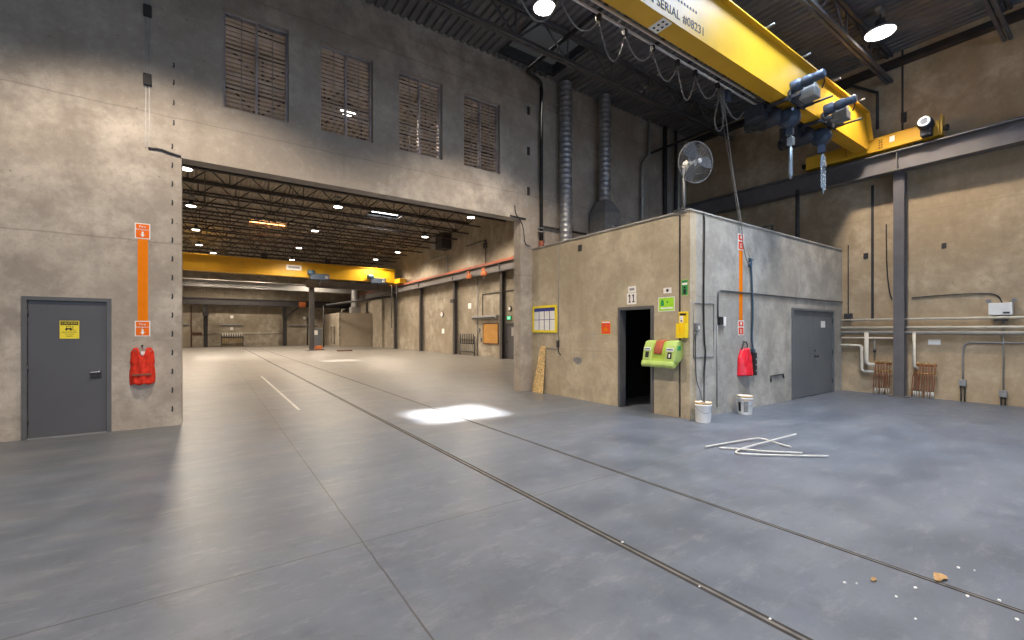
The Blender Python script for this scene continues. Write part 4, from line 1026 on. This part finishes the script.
for k in range(3):
    for q in (0, 1): g.lathe([(.02, 0), (.02, .008)], (5.53 + .09 * q, GY0 + .06 + .08 * k, GZ0 - .036), n=8)
g.build('bolt', 'ink', o)
for q, xq in (('N', 5.17), ('SERIAL', 5.58), ('#08231', 6.22)): lettering('lettering', q, .19, (xq, GY0 - .002, 6.405), (1, 0, 0), (0, 0, 1), 'ink', o, .004, maxw=.56)
g = MB()
for k in range(9): g.box(5.66 + .075 * k, 5.695 + .075 * k, GY0 - .003, GY0 + .001, 6.62, 6.66)
g.build('lettering', 'ink', o)
# end truck
ET = MB().bevbox(13.90, 14.20, 2.70, 5.46, 6.19, 6.54, .012).build('end_truck', 'yellow', o)
MB().box(13.885, 13.90, 3.72, 3.86, 6.24, 6.48).box(13.885, 13.90, 4.46, 4.6, 6.24, 6.48).build('connection_plate', 'yellow', ET)
MB().box(13.885, 13.901, 3.50, 3.60, 6.33, 6.47).build('label_plate', 'white', ET)
g = MB()
for y in (3.75, 3.80, 4.5):
    for z in (6.26, 6.32, 6.38, 6.44): g.lathe([(.014, 0), (.014, .012)], (13.885, y, z), (-1, 0, 0), 6)
g.build('bolt', 'ink', ET)
MB().lathe([(.11, 0), (.13, .02), (.14, .05), (.14, .26), (.10, .30)], (13.92, 2.90, 6.46), (-1, 0, .12), 20).build('drive_motor', 'motor_dark', ET)
MB().lathe([(.105, 0), (.12, .01), (.12, .03), (.10, .035)], (13.625, 2.90, 6.495), (-1, 0, .12), 20).build('motor_cover', 'chain', ET)
MB().lathe([(.075, 0), (.075, .01)], (13.59, 2.90, 6.50), (-1, 0, .12), 16).build('motor_grille', 'motor', ET)
MB().bevbox(13.72, 13.92, 2.80, 3.0, 6.20, 6.45, .02).build('gearbox', 'motor_dark', ET)
for y, s in ((2.70, -1), (5.46, 1)):
    MB().lathe([(.05, 0), (.05, .06), (.07, .07), (.07, .13)], (14.05, y, 6.36), (0, s, 0), 12).build('bumper', 'black', ET)
MB().box(13.95, 14.16, 2.66, 2.70, 6.2, 6.66).build('end_plate', 'yellow', ET)
for y in (3.1, 5.05):
    MB().lathe([(.10, 0), (.10, .08)], (14.01, y, 6.235), (1, 0, 0), 18).build('wheel', 'dark', ET)

# festoon system on the far side of the girder
o = thing('festoon_track', (4, 4.73, 6.55), 'pair of silvery festoon track bars beside the yellow girder', 'festoon')
for y, z in ((4.60, 6.495), (4.80, 6.555)): MB().box(GX0, 9.9, y - .015, y + .015, z - .016, z + .016).build('track_bar', 'track', o)
for k in range(12):
    x = -1.2 + k * .95
    MB().box(x - .02, x + .02, GY1, 4.86, 6.62, 6.66).build('track_bracket', 'dark', o)
cl = [1.2, 2.4, 3.3, 4.15, 4.95, 5.55, 6.25, 6.95, 7.5, 8.25]
for i, x in enumerate(cl):
    MB().bevbox(x - .03, x + .03, 4.76, 4.84, 6.44, 6.54, .01).build('cable_trolley', 'black', o)
for i, (a, b) in enumerate(zip(cl, cl[1:])):
    MB().tube(arc((a, 4.80, 6.45), (b, 4.80, 6.45), (.42, .34, .5, .3, .52, .28, .4, .55, .32)[i], 14), .011, 6).build('cable_loop', 'cable', o)
o = thing('cable_bundle', (8.35, 4.73, 5.55), 'tangled cable loops hanging from the end of the festoon track', 'cable')
MB().tube(smooth([(8.30, 4.78, 6.44), (8.22, 4.78, 6.1), (8.10, 4.78, 5.75), (8.22, 4.78, 5.55), (8.42, 4.78, 5.68), (8.42, 4.78, 6.1), (8.40, 4.78, 6.44)], 2), .014, 6).build('loop', 'cable', o)
MB().tube(smooth([(8.26, 4.74, 6.44), (8.30, 4.74, 6.0), (8.40, 4.74, 5.8), (8.36, 4.74, 6.1), (8.34, 4.74, 6.44)], 2), .012, 6).build('loop', 'cable', o)
MB().bevbox(8.42, 8.56, 4.68, 4.80, 6.22, 6.44, .02).build('plug', 'motor', o)
MB().tube(smooth([(8.45, 4.8, 6.35), (8.7, 4.8, 6.05), (9.0, 4.8, 6.0), (9.3, 4.8, 6.3), (9.5, 4.75, 6.45)], 2), .015, 6).build('loop', 'cable', o)

def hoist(x, label):
    o = thing('chain_hoist', (x, 4.14, 5.85), label, 'hoist')
    # trolley frame straddling the girder
    MB().box(x - .42, x - .36, GY0 - .25, GY1 + .35, 6.16, 6.22).box(x + .16, x + .22, GY0 - .25, GY1 + .35, 6.16, 6.22).box(x - .42, x + .22, GY0 - .10, GY0 - .06, 6.12, 6.34).box(x - .42, x + .22, GY1 + .06, GY1 + .10, 6.12, 6.34).build('trolley_frame', 'motor_dark', o)
    for dx in (-.28, .08):
        for y, s in ((GY0 - .06, 1), (GY1 + .06, -1)):
            MB().lathe([(.07, 0), (.07, .05)], (x + dx, y, 6.31), (0, s, 0), 14).build('wheel', 'dark', o)
    MB().lathe([(.11, 0), (.115, .02), (.115, .16), (.08, .18), (.085, .20), (.10, .22), (.10, .34), (.08, .37), (.085, .39), (.085, .54), (.06, .56)], (x - .33, GY0 - .08, 6.40), (0, -1, .05), 18).build('travel_motor', 'motor', o)
    MB().bevbox(x - .18, x + .08, GY0 - .42, GY0 - .14, 6.17, 6.36, .015).build('control_box', 'steel_dull', o)
    MB().bevbox(x - .14, x + .04, GY0 - .40, GY0 - .16, 6.36, 6.44, .01).build('terminal_box', 'pipe_grey', o)
    MB().tube([(x + .10, GY0 + .02, 6.14), (x + .10, GY0 - .62, 6.14)], .022, 8).build('guide_rod', 'motor_dark', o)
    MB().tube(smooth([(x - .2, GY0 - .5, 6.5), (x + .02, GY0 - .52, 6.48), (x + .06, GY0 - .45, 6.35)], 2), .012, 6).build('motor_lead', 'black', o)
    MB().lathe([(.10, -.26), (.15, -.23), (.16, -.1), (.16, .20), (.13, .23), (.13, .46), (.09, .49)], (x - .12, GY1 + .16, 6.04), (0, 1, 0), 20).build('hoist_drum', 'motor_dark', o)
    MB().bevbox(x - .48, x - .22, GY1 + .12, GY1 + .50, 6.0, 6.3, .03).build('control_cover', 'motor_dark', o)
    MB().lathe([(.11, 0), (.11, .05), (.19, .07), (.20, .10), (.20, .22), (.15, .26)], (x - .13, 4.12, 5.98), (1, 0, 0), 24).build('gear_cover', 'motor', o)
    MB().bevbox(x - .05, x + .05, 4.03, 4.17, 5.62, 5.80, .015).build('chain_guide', 'motor', o)
    for s in (-1, 1): MB().tube(smooth([(x - .1, GY1 + .2, 5.9), (x - .25 * 1, GY1 + .3, 5.72), (x - .3, GY1 + .5, 5.9)], 2), .010, 6).build('lead', 'cable', o)
    return o
def chain(o, x, y, z0, z1, name='chain'):
    mb = MB(); z, k = z1, 0
    while z > z0:
        d = (1, 0) if k % 2 else (0, 1)
        pts = [(x + d[0] * .014 * math.cos(a), y + d[1] * .014 * math.cos(a), z - .03 + .035 * math.sin(a)) for a in [2 * PI * q / 8 for q in range(9)]]
        mb.tube(pts, .007, 4); z -= .052; k += 1
    mb.build(name, 'chain', o)
o = hoist(9.70, 'left chain hoist with one chain fall under the yellow girder')
chain(o, 9.71, 4.08, 5.05, 5.66); chain(o, 9.74, 4.10, 5.25, 5.66)
MB().lathe([(.02, 0), (.042, .1), (.036, .35), (.034, .62), (.02, .64)], (9.72, 4.09, 4.74), n=10).build('chain_bag', 'chain', o)
MB().bevbox(9.67, 9.78, 4.03, 4.15, 5.42, 5.58, .015).build('hook_block', 'chain', o)
o = hoist(11.25, 'right chain hoist with looped chains nearer the runway beam')
for dx in (-.10, .0, .09): chain(o, 11.28 + dx, 4.08, 4.74 + abs(dx) * 1.2, 5.55)
MB().tube([(11.19, 4.08, 5.40), (11.28, 4.08, 5.62), (11.37, 4.08, 5.40)], .014, 6).build('chain_yoke', 'chain', o)
MB().bevbox(11.23, 11.33, 4.03, 4.13, 5.30, 5.42, .015).build('hook_block', 'steel_dull', o)

# ------------------------------------------------------------------ the far hall
o = thing('hall_bridge_crane', (2, 38.4, 5.8), 'yellow bridge crane crossing the far hall', 'crane')
MB().box(X0 + .5, 13.6, 38.2, 38.7, 5.95, 7.08).build('girder', 'yellow_hall', o)
MB().box(X0 + .5, 13.6, 38.05, 38.85, 7.08, 7.12).build('top_flange', 'yellow_hall', o)
MB().box(4.9, 6.0, 38.18, 38.2, 6.45, 6.85).build('plate', 'paper', o)
MB().box(5.05, 5.85, 38.17, 38.18, 6.58, 6.74).build('print', 'steel_dull', o)
for x in (-2.0, .8, 3.4, 8.0):
    MB().box(x - .2, x + .2, 38.3, 38.6, 7.12, 7.6).build('top_bracket', 'dark', o)
MB().bevbox(13.6, 14.2, 36.9, 40.0, 5.82, 6.25, .03).build('end_truck', 'yellow_hall', o)
for x, lb in ((7.3, 'blue hoist trolley on the hall crane above the free standing column'), (12.0, 'blue hoist trolley at the right end of the hall crane')):
    q = thing('hall_hoist', (x, 38.0, 5.7), lb, 'hoist')
    MB().bevbox(x - .7, x + .7, 37.75, 38.18, 5.75, 6.25, .06).build('body', 'motor', q)
    MB().lathe([(.2, 0), (.2, .5)], (x - .9, 37.9, 6.3), (1, 0, 0), 14).build('motor', 'cable_blue', q)
    MB().bevbox(x + .35, x + .6, 37.68, 37.76, 5.85, 6.1, .02).build('cover', 'steel_dull', q)
    MB().tube([(x, 37.95, 5.76), (x, 37.95, 5.2)], .04, 6).build('chain', 'dark', q)
o = thing('hall_column', (7.02, 39.8, 0), 'free standing grey steel column in the middle of the far hall', 'column')
MB().box(6.84, 6.88, 39.6, 40.0, 0, 5.3).box(7.16, 7.20, 39.6, 40.0, 0, 5.3).box(6.88, 7.16, 39.77, 39.83, 0, 5.3).build('post', 'column_dark', o)
MB().box(6.6, 7.45, 39.4, 40.2, 0, .05).build('base_plate', 'column', o)
tag(MB().box(6.6, 13.5, 39.65, 39.95, 5.30, 5.36).box(6.6, 13.5, 39.65, 39.95, 5.84, 5.9).box(6.6, 13.5, 39.78, 39.82, 5.36, 5.84).build('cross_beam', 'column'), 'grey steel beam on the free standing hall column', 'beam')
o = thing('safety_barrier', (7.75, 40.4, 0), 'small orange barrier block at the foot of the free standing column', 'barrier')
MB().bevbox(7.4, 7.95, 40.2, 40.6, 0, .38, .04).build('block', 'hoist_orange', o)
MB().box(7.35, 8.1, 40.15, 40.65, 0, .06).build('foot', 'dark', o)
o = thing('floor_hatch', (8.9, 37.2, 0), 'dark low metal tray lying on the hall floor', 'tray')
MB().bevbox(8.5, 9.6, 36.9, 37.5, 0, .09, .02).build('tray', 'dark_brown', o)
# far wall: runway beam, columns, radiators, racks
o = thing('far_crane', (0, 51, 5.2), 'grey beam crane crossing behind the yellow hall crane', 'crane')
MB().box(X0 + .4, 13.5, 50.6, 51.0, 5.85, 6.5).build('girder', 'steel_dull', o)
MB().box(X0 + .4, 13.5, 50.4, 51.2, 6.5, 6.55).build('flange', 'pipe_grey', o)
tag(MB().box(X0 + .3, 14, 54.3, 54.7, 4.35, 4.45).box(X0 + .3, 14, 54.3, 54.7, 4.95, 5.05).box(X0 + .3, 14, 54.45, 54.55, 4.45, 4.95).build('far_beam', 'dark'), 'dark steel beam along the far hall wall', 'beam')
for x, lb in ((-6.4, 'dark column on the far wall beyond the left jamb'), (-.38, 'dark column on the far wall left of the pipe rack'), (6.87, 'dark column on the far wall right of the pipe rack')):
    o = thing('far_column', (x, 54.6, 0), lb, 'column')
    MB().box(x - .18, x - .14, 54.4, 54.8, 0, 4.35).box(x + .14, x + .18, 54.4, 54.8, 0, 4.35).box(x - .14, x + .14, 54.57, 54.63, 0, 4.35).build('post', 'dark', o)
    MB().box(x - .25, x + .25, 54.3, 54.7, 3.2, 3.5).build('bracket', 'dark', o)
for x0, x1, z, lb in ((.9, 2.9, 2.2, 'long grey wall heater above the far pipe rack'), (-3.5, -1.75, 2.2, 'long grey wall heater beside the left jamb on the far wall'), (7.4, 10.4, 2.2, 'long dark wall heater right of the far columns')):
    o = thing('wall_heater', ((x0 + x1) / 2, Y1, z), lb, 'heater')
    MB().bevbox(x0, x1, Y1 - .2, Y1 + .01, z, z + .16, .02).build('casing', 'steel_dull', o)
    MB().box(x0 + .05, x1 - .05, Y1 - .21, Y1 - .19, z + .01, z + .06).build('grille', 'dark', o)
for x, z, lb in ((1.9, 3.0, 'white square notice above the far wall heater'), (1.9, 1.75, 'white round notice below the far wall heater'), (9.0, 3.0, 'pale square notice near the right end of the far wall')):
    tag(MB().bevbox(x - .14, x + .14, Y1 - .02, Y1 + .005, z, z + .3, .01).build('wall_notice', 'paper'), lb, 'notice')
def pipe_rack_x(x0, x1, label):
    o = thing('pipe_rack', ((x0 + x1) / 2, Y1 - .3, 0), label, 'pipe rack')
    for z in (1.10, .95, .25): MB().tube([(x0, Y1 - .3, z), (x1, Y1 - .3, z)], .045, 6).build('header', 'dark', o)
    n = 9
    for k in range(n):
        x = x0 + .1 + (x1 - x0 - .2) * k / (n - 1)
        MB().tube([(x, Y1 - .3, 1.05), (x, Y1 - .3, 1.4)], .05, 6).build('valve_cap', 'paper', o)
        MB().tube([(x, Y1 - .28, .95), (x, Y1 - .28, .02)], .03, 6).build('tube', 'brass', o)
    for x in (x0, x1): MB().tube([(x, Y1 - .3, 0), (x, Y1 - .3, 1.1)], .05, 6).build('leg', 'dark', o)
pipe_rack_x(1.0, 2.9, 'dark pipe manifold rack standing at the far wall')
run('far_pipe', [(-.6, Y1 - .1, 1.4), (6.6, Y1 - .1, 1.4)], .05, 'pipe', 'pale pipe running low along the far wall')
run('far_conduit', [(-1.6, Y1 - .06, 0), (-1.6, Y1 - .06, 4.3)], .05, 'dark_brown', 'rusty upright pipe on the far wall behind the left jamb')
run('far_conduit', [(9.3, Y1 - .1, 0), (9.3, Y1 - .1, 3.2)], .07, 'dark', 'dark upright pipe on the far wall beside the free standing column')
tag(MB().bevbox(-1.5, -.7, Y1 - .12, Y1 + .005, 1.2, 1.5, .02).build('valve_box', 'dark_brown'), 'rusty valve box on the far wall near the left jamb', 'valve')
o = thing('jib_bracket', (8.0, 54.5, 4.3), 'orange marked jib hoist hanging by the far wall beam', 'hoist')
MB().tube([(7.1, 54.1, 3.4), (8.3, 54.0, 4.4)], .1, 6).build('brace', 'dark', o)
MB().bevbox(8.2, 8.9, 53.7, 54.2, 4.3, 4.9, .05).build('head', 'hoist_orange', o)
# white equipment by the column
o = thing('hall_control_panel', (8.3, 47.5, 0), 'white and blue control panel behind the free standing column', 'control panel')
MB().bevbox(8.4, 9.3, 47.3, 47.8, 0, 1.9, .03).build('cabinet', 'door_blue', o)
MB().box(8.5, 8.9, 47.28, 47.3, 1.25, 1.7).build('screen', 'paper', o)
MB().tube([(9.5, 47.5, 0), (9.5, 47.5, 4.2)], .06, 6).build('mast', 'dark', o)
# far small room
SX0, SX1, SY0, SY1, SZ = 11.0, XR, 47.5, Y1, 3.4
o = grid_wall('wall_far_room_left', 'conc_far', 'yz', SX0, SX0 + .2, [SY0, SY1, 49.2, 50.0, 50.6, 51.4], [0, .2, 2.1, SZ], lambda y, z: (49.2 < y < 50.0 or 50.6 < y < 51.4) and .2 < z < 2.1)
struct(MB().box(SX0 + .2, SX1, SY0, SY0 + .2, 0, SZ).build('wall_far_room_front', 'tan_panel', loc=(0, 0, 0)))
struct(MB().box(SX0, SX1, SY0, SY1, SZ, SZ + .15).build('ceiling_far_room', 'tan_panel', loc=(0, 0, 0)))
o = spiral_duct(13.0, 49.0, .38, SZ + .8, ZD - .16, 'grey round duct rising from the far small room roof')
MB().bevbox(12.5, 13.5, 48.5, 49.5, SZ + .15, SZ + .85, .05).build('plenum', 'steel_dull', o)
tag(MB().tube([(11.4, 48, SZ + .15), (11.4, 48, SZ + .5), (11.7, 48, SZ + .5)], .06, 6).build('roof_vent', 'pipe'), 'pale vent stub on the far small room roof', 'vent')

# right hall wall
o = struct(MB().box(XR - .10, XR + .002, 20.42, 20.50, 0, 2.12).box(XR - .10, XR + .002, 21.36, 21.44, 0, 2.12).box(XR - .10, XR + .002, 20.5, 21.36, 2.04, 2.12).build('door_4', 'frame_grey', loc=(0, 0, 0)))
MB().bevbox(XR - .06, XR + .002, 20.5, 21.36, .01, 2.04, .01).build('door_leaf', 'door_grey', o)
MB().box(XR - .07, XR - .055, 20.62, 20.85, 1.35, 1.85).build('window_pane', 'pipe_grey', o)
MB().bevbox(XR - .12, XR - .06, 21.2, 21.3, .95, 1.05, .01).build('door_handle', 'chrome', o)
o = thing('exit_sign', (XR, 21.1, 2.3), 'small green lit exit sign above the hall door', 'sign')
MB().bevbox(XR - .08, XR + .002, 20.9, 21.3, 2.28, 2.52, .01).build('case', 'green_sign', o)
MB().box(XR - .084, XR - .08, 20.93, 21.27, 2.31, 2.49).build('face', 'exit', o)
lettering('lettering', 'EXIT', .15, (XR - .086, 21.1, 2.40), RY, UZ, 'paper', o, maxw=.28)
o = thing('alarm_bell', (XR, 21.05, 2.8), 'oval white faced alarm above the exit sign', 'alarm')
MB().lathe([(.17, 0), (.17, .05), (.13, .07)], (XR, 21.05, 2.95), (-1, 0, 0), 18).build('case', 'black', o)
MB().lathe([(.12, 0), (.10, .015)], (XR - .07, 21.05, 2.95), (-1, 0, 0), 18).build('face', 'paper', o)
o = thing('plywood_panel', (XR, 23.2, .9), 'amber plywood panel on the right hall wall', 'panel')
MB().box(XR - .04, XR + .002, 22.35, 24.05, .88, 2.08).build('board', 'ply', o)
MB().box(XR - .055, XR + .002, 22.3, 22.35, .83, 2.13).box(XR - .055, XR + .002, 24.05, 24.1, .83, 2.13).box(XR - .055, XR + .002, 22.35, 24.05, 2.08, 2.13).box(XR - .055, XR + .002, 22.35, 24.05, .83, .88).build('frame', 'dark_brown', o)
o = thing('wall_heater', (XR, 24.0, 2.4), 'long dark wall heater above the amber plywood panel', 'heater')
MB().bevbox(XR - .22, XR + .002, 22.3, 25.3, 2.40, 2.62, .03).build('casing', 'steel_dull', o)
MB().box(XR - .23, XR - .21, 22.4, 25.2, 2.42, 2.50).build('grille', 'dark', o)
def pipe_rack_y(y0, y1, label):
    o = thing('pipe_rack', (XR - .2, (y0 + y1) / 2, 0), label, 'pipe rack')
    for z in (1.05, .80, .25): MB().tube([(XR - .2, y0, z), (XR - .2, y1, z)], .04, 6).build('header', 'dark', o)
    for k in range(7):
        y = y0 + .1 + (y1 - y0 - .2) * k / 6
        MB().tube([(XR - .22, y, .8), (XR - .22, y, 1.45)], .035, 6).build('valve_stem', 'dark', o)
        MB().tube([(XR - .2, y, .8), (XR - .2, y, .02)], .022, 6).build('tube', 'steel_dull', o)
    for y in (y0, y1): MB().tube([(XR - .2, y, 0), (XR - .2, y, 1.3)], .04, 6).build('leg', 'dark', o)
pipe_rack_y(24.9, 26.9, 'dark pipe manifold rack at the right hall wall')
for y, z, lb in ((24.4, 1.0, 'small grey switch box left of the plywood panel'), (24.6, 1.6, 'small grey box above the switch box by the plywood panel'), (21.9, 1.5, 'small white switch between column and hall door')):
    tag(MB().bevbox(XR - .08, XR + .002, y - .08, y + .08, z, z + .22, .01).build('switch_box', 'steel_dull' if y > 22 else 'paper'), lb, 'electrical box')
run('hall_conduit', [(XR - .04, 24.15, 2.6), (XR - .04, 24.15, 4.0), (XR - .04, 20.2, 4.0)], .025, 'dark', 'thin dark conduit bending over the plywood panel', 'conduit', 6)
run('hall_conduit', [(XR - .05, 24.8, 0), (XR - .05, 24.8, 5.1)], .03, 'steel_dull', 'upright grey conduit right of the pipe rack in the hall', 'conduit', 6)
o = thing('wall_clock', (XR, 30.1, 2.7), 'round white dial on the right hall wall', 'clock')
MB().lathe([(.22, 0), (.22, .06), (.19, .08)], (XR, 30.1, 2.9), (-1, 0, 0), 20).build('case', 'dark', o)
MB().lathe([(.18, 0), (.17, .01)], (XR - .08, 30.1, 2.9), (-1, 0, 0), 20).build('dial', 'paper', o)
MB().box(XR - .1, XR - .09, 30.09, 30.11, 2.9, 3.03).box(XR - .1, XR - .09, 30.02, 30.1, 2.89, 2.91).build('hands', 'ink', o)
for y, z, lb in ((30.0, 1.45, 'pale square notice below the round dial'), (25.9, 3.15, 'pale torn notice high on the right hall wall')):
    tag(MB().bevbox(XR - .02, XR + .002, y - .2, y + .2, z, z + .36, .008).build('wall_notice', 'paper'), lb, 'notice')
tag(MB().bevbox(13.75, 14.02, 27.0, 27.5, 3.6, 3.85, .02).build('column_bracket', 'dark'), 'dark bracket arm on the second hall column', 'bracket')
for y, lb in ((24.8, 'farther orange hoist hanging on the rust red runway'), (22.95, 'nearer orange hoist hanging on the rust red runway')):
    o = thing('trolley_hoist', (XW - .2, y, 5.0), lb, 'hoist')
    MB().bevbox(XW - .38, XW - .18, y - .26, y + .26, 5.0, 5.3, .06).build('body', 'hoist_orange', o)
    MB().lathe([(.10, 0), (.10, .26)], (XW - .30, y + .05, 5.25), (0, 0, 1), 12).build('drum', 'hoist_orange', o)
    MB().tube([(XW - .3, y, 5.02), (XW - .3, y, 4.7)], .02, 6).build('hook', 'dark', o)
run('hall_pipe', [(XR - .08, 32.9, 7.2), (XR - .08, 29.4, 7.2), (XR - .08, 29.2, 7.1), (XR - .08, 29.2, 5.8)], .06, 'pipe_grey', 'pale bent pipe high on the right hall wall')
run('hall_pipe', [(XR - .08, 23.7, 5.8), (XR - .08, 23.7, 7.4), (XR - .08, 26.2, 7.4)], .035, 'dark', 'thin dark bent pipe high on the right hall wall')
tag(MB().bevbox(XR - .12, XR + .002, 23.65, 24.0, 6.9, 7.25, .03).build('junction_box', 'dark'), 'dark box on the bent pipe high on the right hall wall', 'electrical box')
o = thing('hall_fan_unit', (14.0, 29.6, 7.9), 'dark square heater duct near the ceiling of the right hall wall', 'duct')
MB().bevbox(13.6, XR, 28.6, 29.6, 7.6, ZD - .05, .03).build('casing', 'dark', o)
MB().bevbox(13.7, XR, 29.7, 30.7, 7.9, ZD - .05, .03).build('vent_box', 'steel_dull', o)
struct(MB().box(XR - .25, XR + .002, 43.5, 46.5, 0, 5.0).build('trim_hall_pilaster', 'conc_far', loc=(0, 0, 0)))
run('hall_rail_bar', [(14.1, 39.5, 4.9), (9.5, 46, 4.2)], .1, 'dark', 'dark jib arm near the far end of the hall')
for y, lb in ((38.8, 'nearer of two dark cable drops by the hall crane end'), (38.3, 'farther of two dark cable drops by the hall crane end')):
    run('cable_drop', [(13.2 if y > 38.5 else 13.45, y - 1, 5.8), (13.2 if y > 38.5 else 13.45, y - 1, 1.9)], .035, 'dark', lb, 'cable', 6)

# ------------------------------------------------------------------ light
w = bpy.data.worlds.new('sky'); SC.world = w; w.use_nodes = True
bg = w.node_tree.nodes['Background']; bg.inputs['Color'].default_value = (.58, .75, 1, 1); bg.inputs['Strength'].default_value = 2.7
sun = bpy.data.lights.new('sun', 'SUN'); sun.energy = 45; sun.color = (1, .95, .88); sun.angle = math.radians(3.2)
so = bpy.data.objects.new('sun', sun); COL.objects.link(so)
so.rotation_euler = Vector((SUN_OFF[0], SUN_OFF[1], ZD)).to_track_quat('Z', 'Y').to_euler()
def portal(loc, rot, sx, sy):
    l = bpy.data.lights.new('daylight_portal', 'AREA'); l.shape = 'RECTANGLE'; l.size = sx; l.size_y = sy
    l.cycles.is_portal = True
    o = bpy.data.objects.new('daylight_portal', l); COL.objects.link(o); o.location = loc; o.rotation_euler = rot
portal(((RD[0] + RD[1]) / 2, Y0 - .1, RD[2] / 2), (-PI / 2 + PI, 0, 0), RD[1] - RD[0], RD[2])

def added_glow(s, power):      # added lamp under an unseen roof sheet, for girder sheen and cool floor
    l = bpy.data.lights.new('added_roof_fill', 'AREA'); l.shape = 'RECTANGLE'; l.size = s[1] - s[0]; l.size_y = s[3] - s[2]
    l.energy = power; l.color = (.70, .83, 1); l.spread = math.radians(110)
    o = bpy.data.objects.new('added_roof_fill', l); COL.objects.link(o); o.location = ((s[0] + s[1]) / 2, (s[2] + s[3]) / 2, ZD + .15)
added_glow(SK[3], 330)
# ------------------------------------------------------------------ camera
cam = bpy.data.cameras.new('camera'); co = bpy.data.objects.new('camera', cam); COL.objects.link(co)
co.location = (0, 0, 1.64); co.rotation_euler = (PI / 2, 0, math.radians(55.3586 - 90))
cam.sensor_width = 36; cam.lens = 436.84 / 1024 * 36; cam.shift_y = 10.98 / 1024
cam.clip_start = .05; cam.clip_end = 300
SC.camera = co

for o in list(bpy.data.objects):
    if '_o' in o: del o['_o']
vs = SC.view_settings
vs.view_transform = 'Standard'; vs.look = 'None'; vs.gamma = 1; vs.use_curve_mapping = False; vs.exposure = 0
SC.cycles.use_denoising = True
SC.cycles.max_bounces = 8; SC.cycles.diffuse_bounces = 5; SC.cycles.glossy_bounces = 4; SC.cycles.transparent_max_bounces = 8
SC.cycles.sample_clamp_indirect = 6
